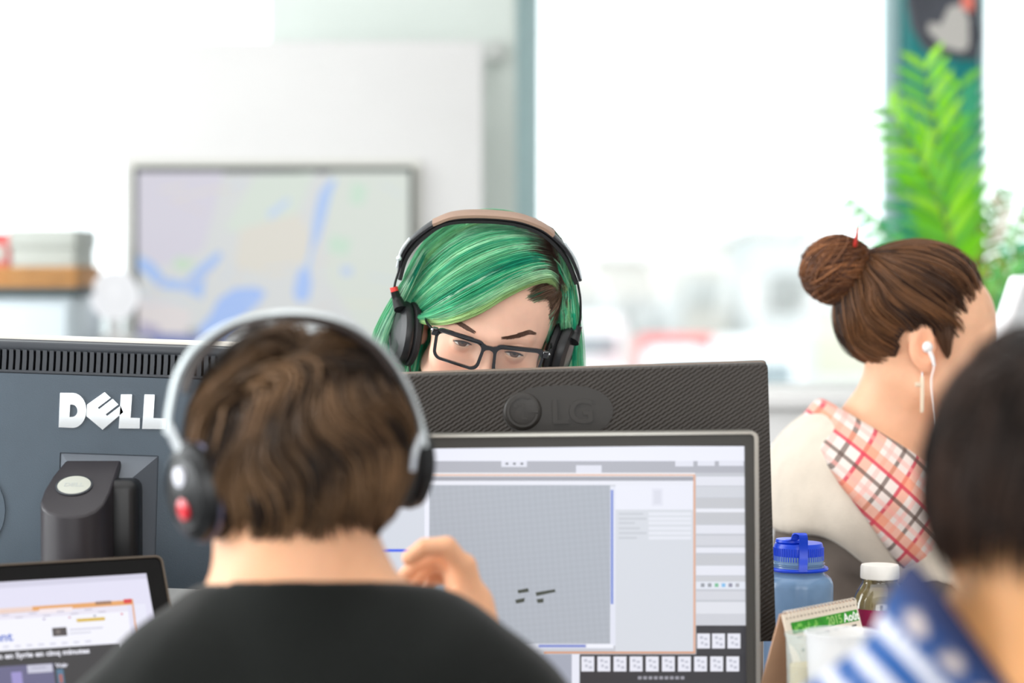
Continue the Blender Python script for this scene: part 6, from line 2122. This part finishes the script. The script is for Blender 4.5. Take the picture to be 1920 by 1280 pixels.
# ---------------------------------------------------------------- 4. dark-haired person at the right edge, very near
hr_ = Head(P(2022, 976, 1.68), Ry(4) @ Rz(160) @ Rx(4), 1.0)
hr_.lid = (.004, .004)
NR = P(1985, 1270, 1.655)
br4 = Body(NR, 150, 8, .98)
root = thing('person', (br4.pel[0], br4.pel[1], 0), 'dark-haired person in a blue shirt with white stripes at the right edge', 'person')
S = Sdf(br4.pel + (-.42, -.34, -.62), np.maximum(br4.pel, hr_.c) + (.56, .72, .16), .011, [(hr_.c + (-.1, -.12, -.14), hr_.c + (.1, .12, .13), .005)])
build_head(S, hr_, eyes=False)
S.cone(hr_.w(0, .028, -.045), br4.w(0, .0, .0), .060, .066, .03)
br4.torso(S, 0, .02); br4.hips(S)
arms_r = []
for q_ in (-1, 1):
    sh = br4.w(q_ * .165, .01, -.115); el = sh + np.array([-.02 if sh[0] < NR[0] else .05, .14, -.22]); wr_ = el + np.array([.02, .24, -.01])
    el[2] = max(el[2], DZ - .03); wr_[2] = DZ + .045; 
    arms_r.append((sh, el, wr_)); br4.arm(S, sh, el, wr_); resting_hand(S, wr_, np.array([.1, 1, -.1]), np.array([0, 0, 1.0]), .5, 1 if q_ > 0 else -1)
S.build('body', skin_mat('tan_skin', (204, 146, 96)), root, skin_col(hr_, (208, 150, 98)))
Y4 = 1.62
s_of = lambda p: p[..., 0] * .738 + p[..., 2] * .675
t_of = lambda p: p[..., 0] * .675 - p[..., 2] * .738
sA, sB = s_of(P(1696, 1218, Y4)), s_of(P(1621, 1240, Y4))
sD = s_of(P(1742, 1202, Y4)); t1, t2 = t_of(P(1713, 1167, Y4)), t_of(P(1771, 1237, Y4))
def shirt_col(V):
    s_, t_ = s_of(V), t_of(V)
    per = sA - sB
    blue, navy, wht, bge = [np.array(lin(c)) for c in ((20, 74, 136), (28, 38, 76), (208, 208, 216), (180, 168, 164))]
    a = np.clip((s_ - sA - .002) / .03, 0, 1)[:, None]
    C = blue * (1 - a) + navy * a
    ph = (s_ - sA) / per
    w_ = np.abs(ph - np.round(ph)) * per
    m_ = (s_ < sA + .012)
    k1 = (np.clip((.0058 - w_) / .002, 0, 1) * m_)[:, None]
    C = C * (1 - k1) + wht * k1
    sp = (t2 - t1)
    td = (t_ - t1) / sp
    dd = np.sqrt(((td - np.round(td)) * sp / 1.25) ** 2 + ((s_ - sD - np.round((s_ - sD) / .06).clip(0, 5) * .06)) ** 2)
    k2 = (np.clip((.0085 - dd) / .003, 0, 1) * (~m_))[:, None]
    return C * (1 - k2) + bge * k2
S = Sdf(br4.pel + (-.40, -.32, -.12), NR + (.34, .42, .12), .0055)
br4.torso(S, .010, .02)
for sh, el, wr_ in arms_r: br4.arm(S, sh, el, wr_, .014, .75, False)
S.cone(br4.w(.05, .03, .03), br4.w(.10, .01, -.02), .030, .03, .03)
S.cone(br4.w(-.05, .03, .03), br4.w(-.10, .01, -.02), .030, .03, .03)
S.wrinkle(.0035, 42, 15)
S.cone(P(1800, 1120, 1.645), P(1712, 1295, 1.65), .032, .044, .03)
S.cone(P(1790, 1140, 1.645), P(1880, 1310, 1.64), .040, .040, .03)
q1, q2 = P(1722, 1052, 1.62), P(1893, 1285, 1.60)
nx_, nz_ = -(q2[2] - q1[2]), (q2[0] - q1[0])
nl = math.hypot(nx_, nz_); nx_, nz_ = nx_ / nl, nz_ / nl
S.cut(lambda X, Y, Z: -((X - q1[0]) * nx_ + (Z - q1[2]) * nz_) + Y * 0, NR - (.36, .3, .2), NR + (.3, .4, .25), .006)
S.build('shirt', mat('printed_blue_cotton', (30, 90, 160), .85, attr=True, noise=.06), root, shirt_col)
S = Sdf(br4.pel + (-.4, -.34, -.62), br4.pel + (.56, .72, .2), .012)
br4.hips(S, .009); S.build('trousers', mat('grey_trouser_cloth', (84, 86, 92), .9, noise=.12), root)
S = Sdf(br4.pel + (-.4, -.34, -.7), br4.pel + (.6, .76, -.3), .011)
br4.feet(S, .006); S.build('shoes', mat('white_canvas_shoe', (200, 200, 200), .8), root)
office_chair(br4.pel[:2] + (0, -.02), 150, 'dark blue office chair under the person at the right edge', (40, 50, 76), .42)
HR = HairSet()
mask_r = lambda d: (d[:, 2] > -.18) & ~((d[:, 1] < -.30) & (d[:, 2] < .45)) & ~((d[:, 1] < .25) & (d[:, 2] < -.42))
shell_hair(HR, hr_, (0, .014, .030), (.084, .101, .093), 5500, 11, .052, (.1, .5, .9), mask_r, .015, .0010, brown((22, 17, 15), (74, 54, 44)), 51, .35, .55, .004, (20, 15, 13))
ho = HR.build('hair', hair_mat('near_black_hair', .5), root)
flush_cap('hair_underlayer', hair_mat('hair_under_dark'), ho)
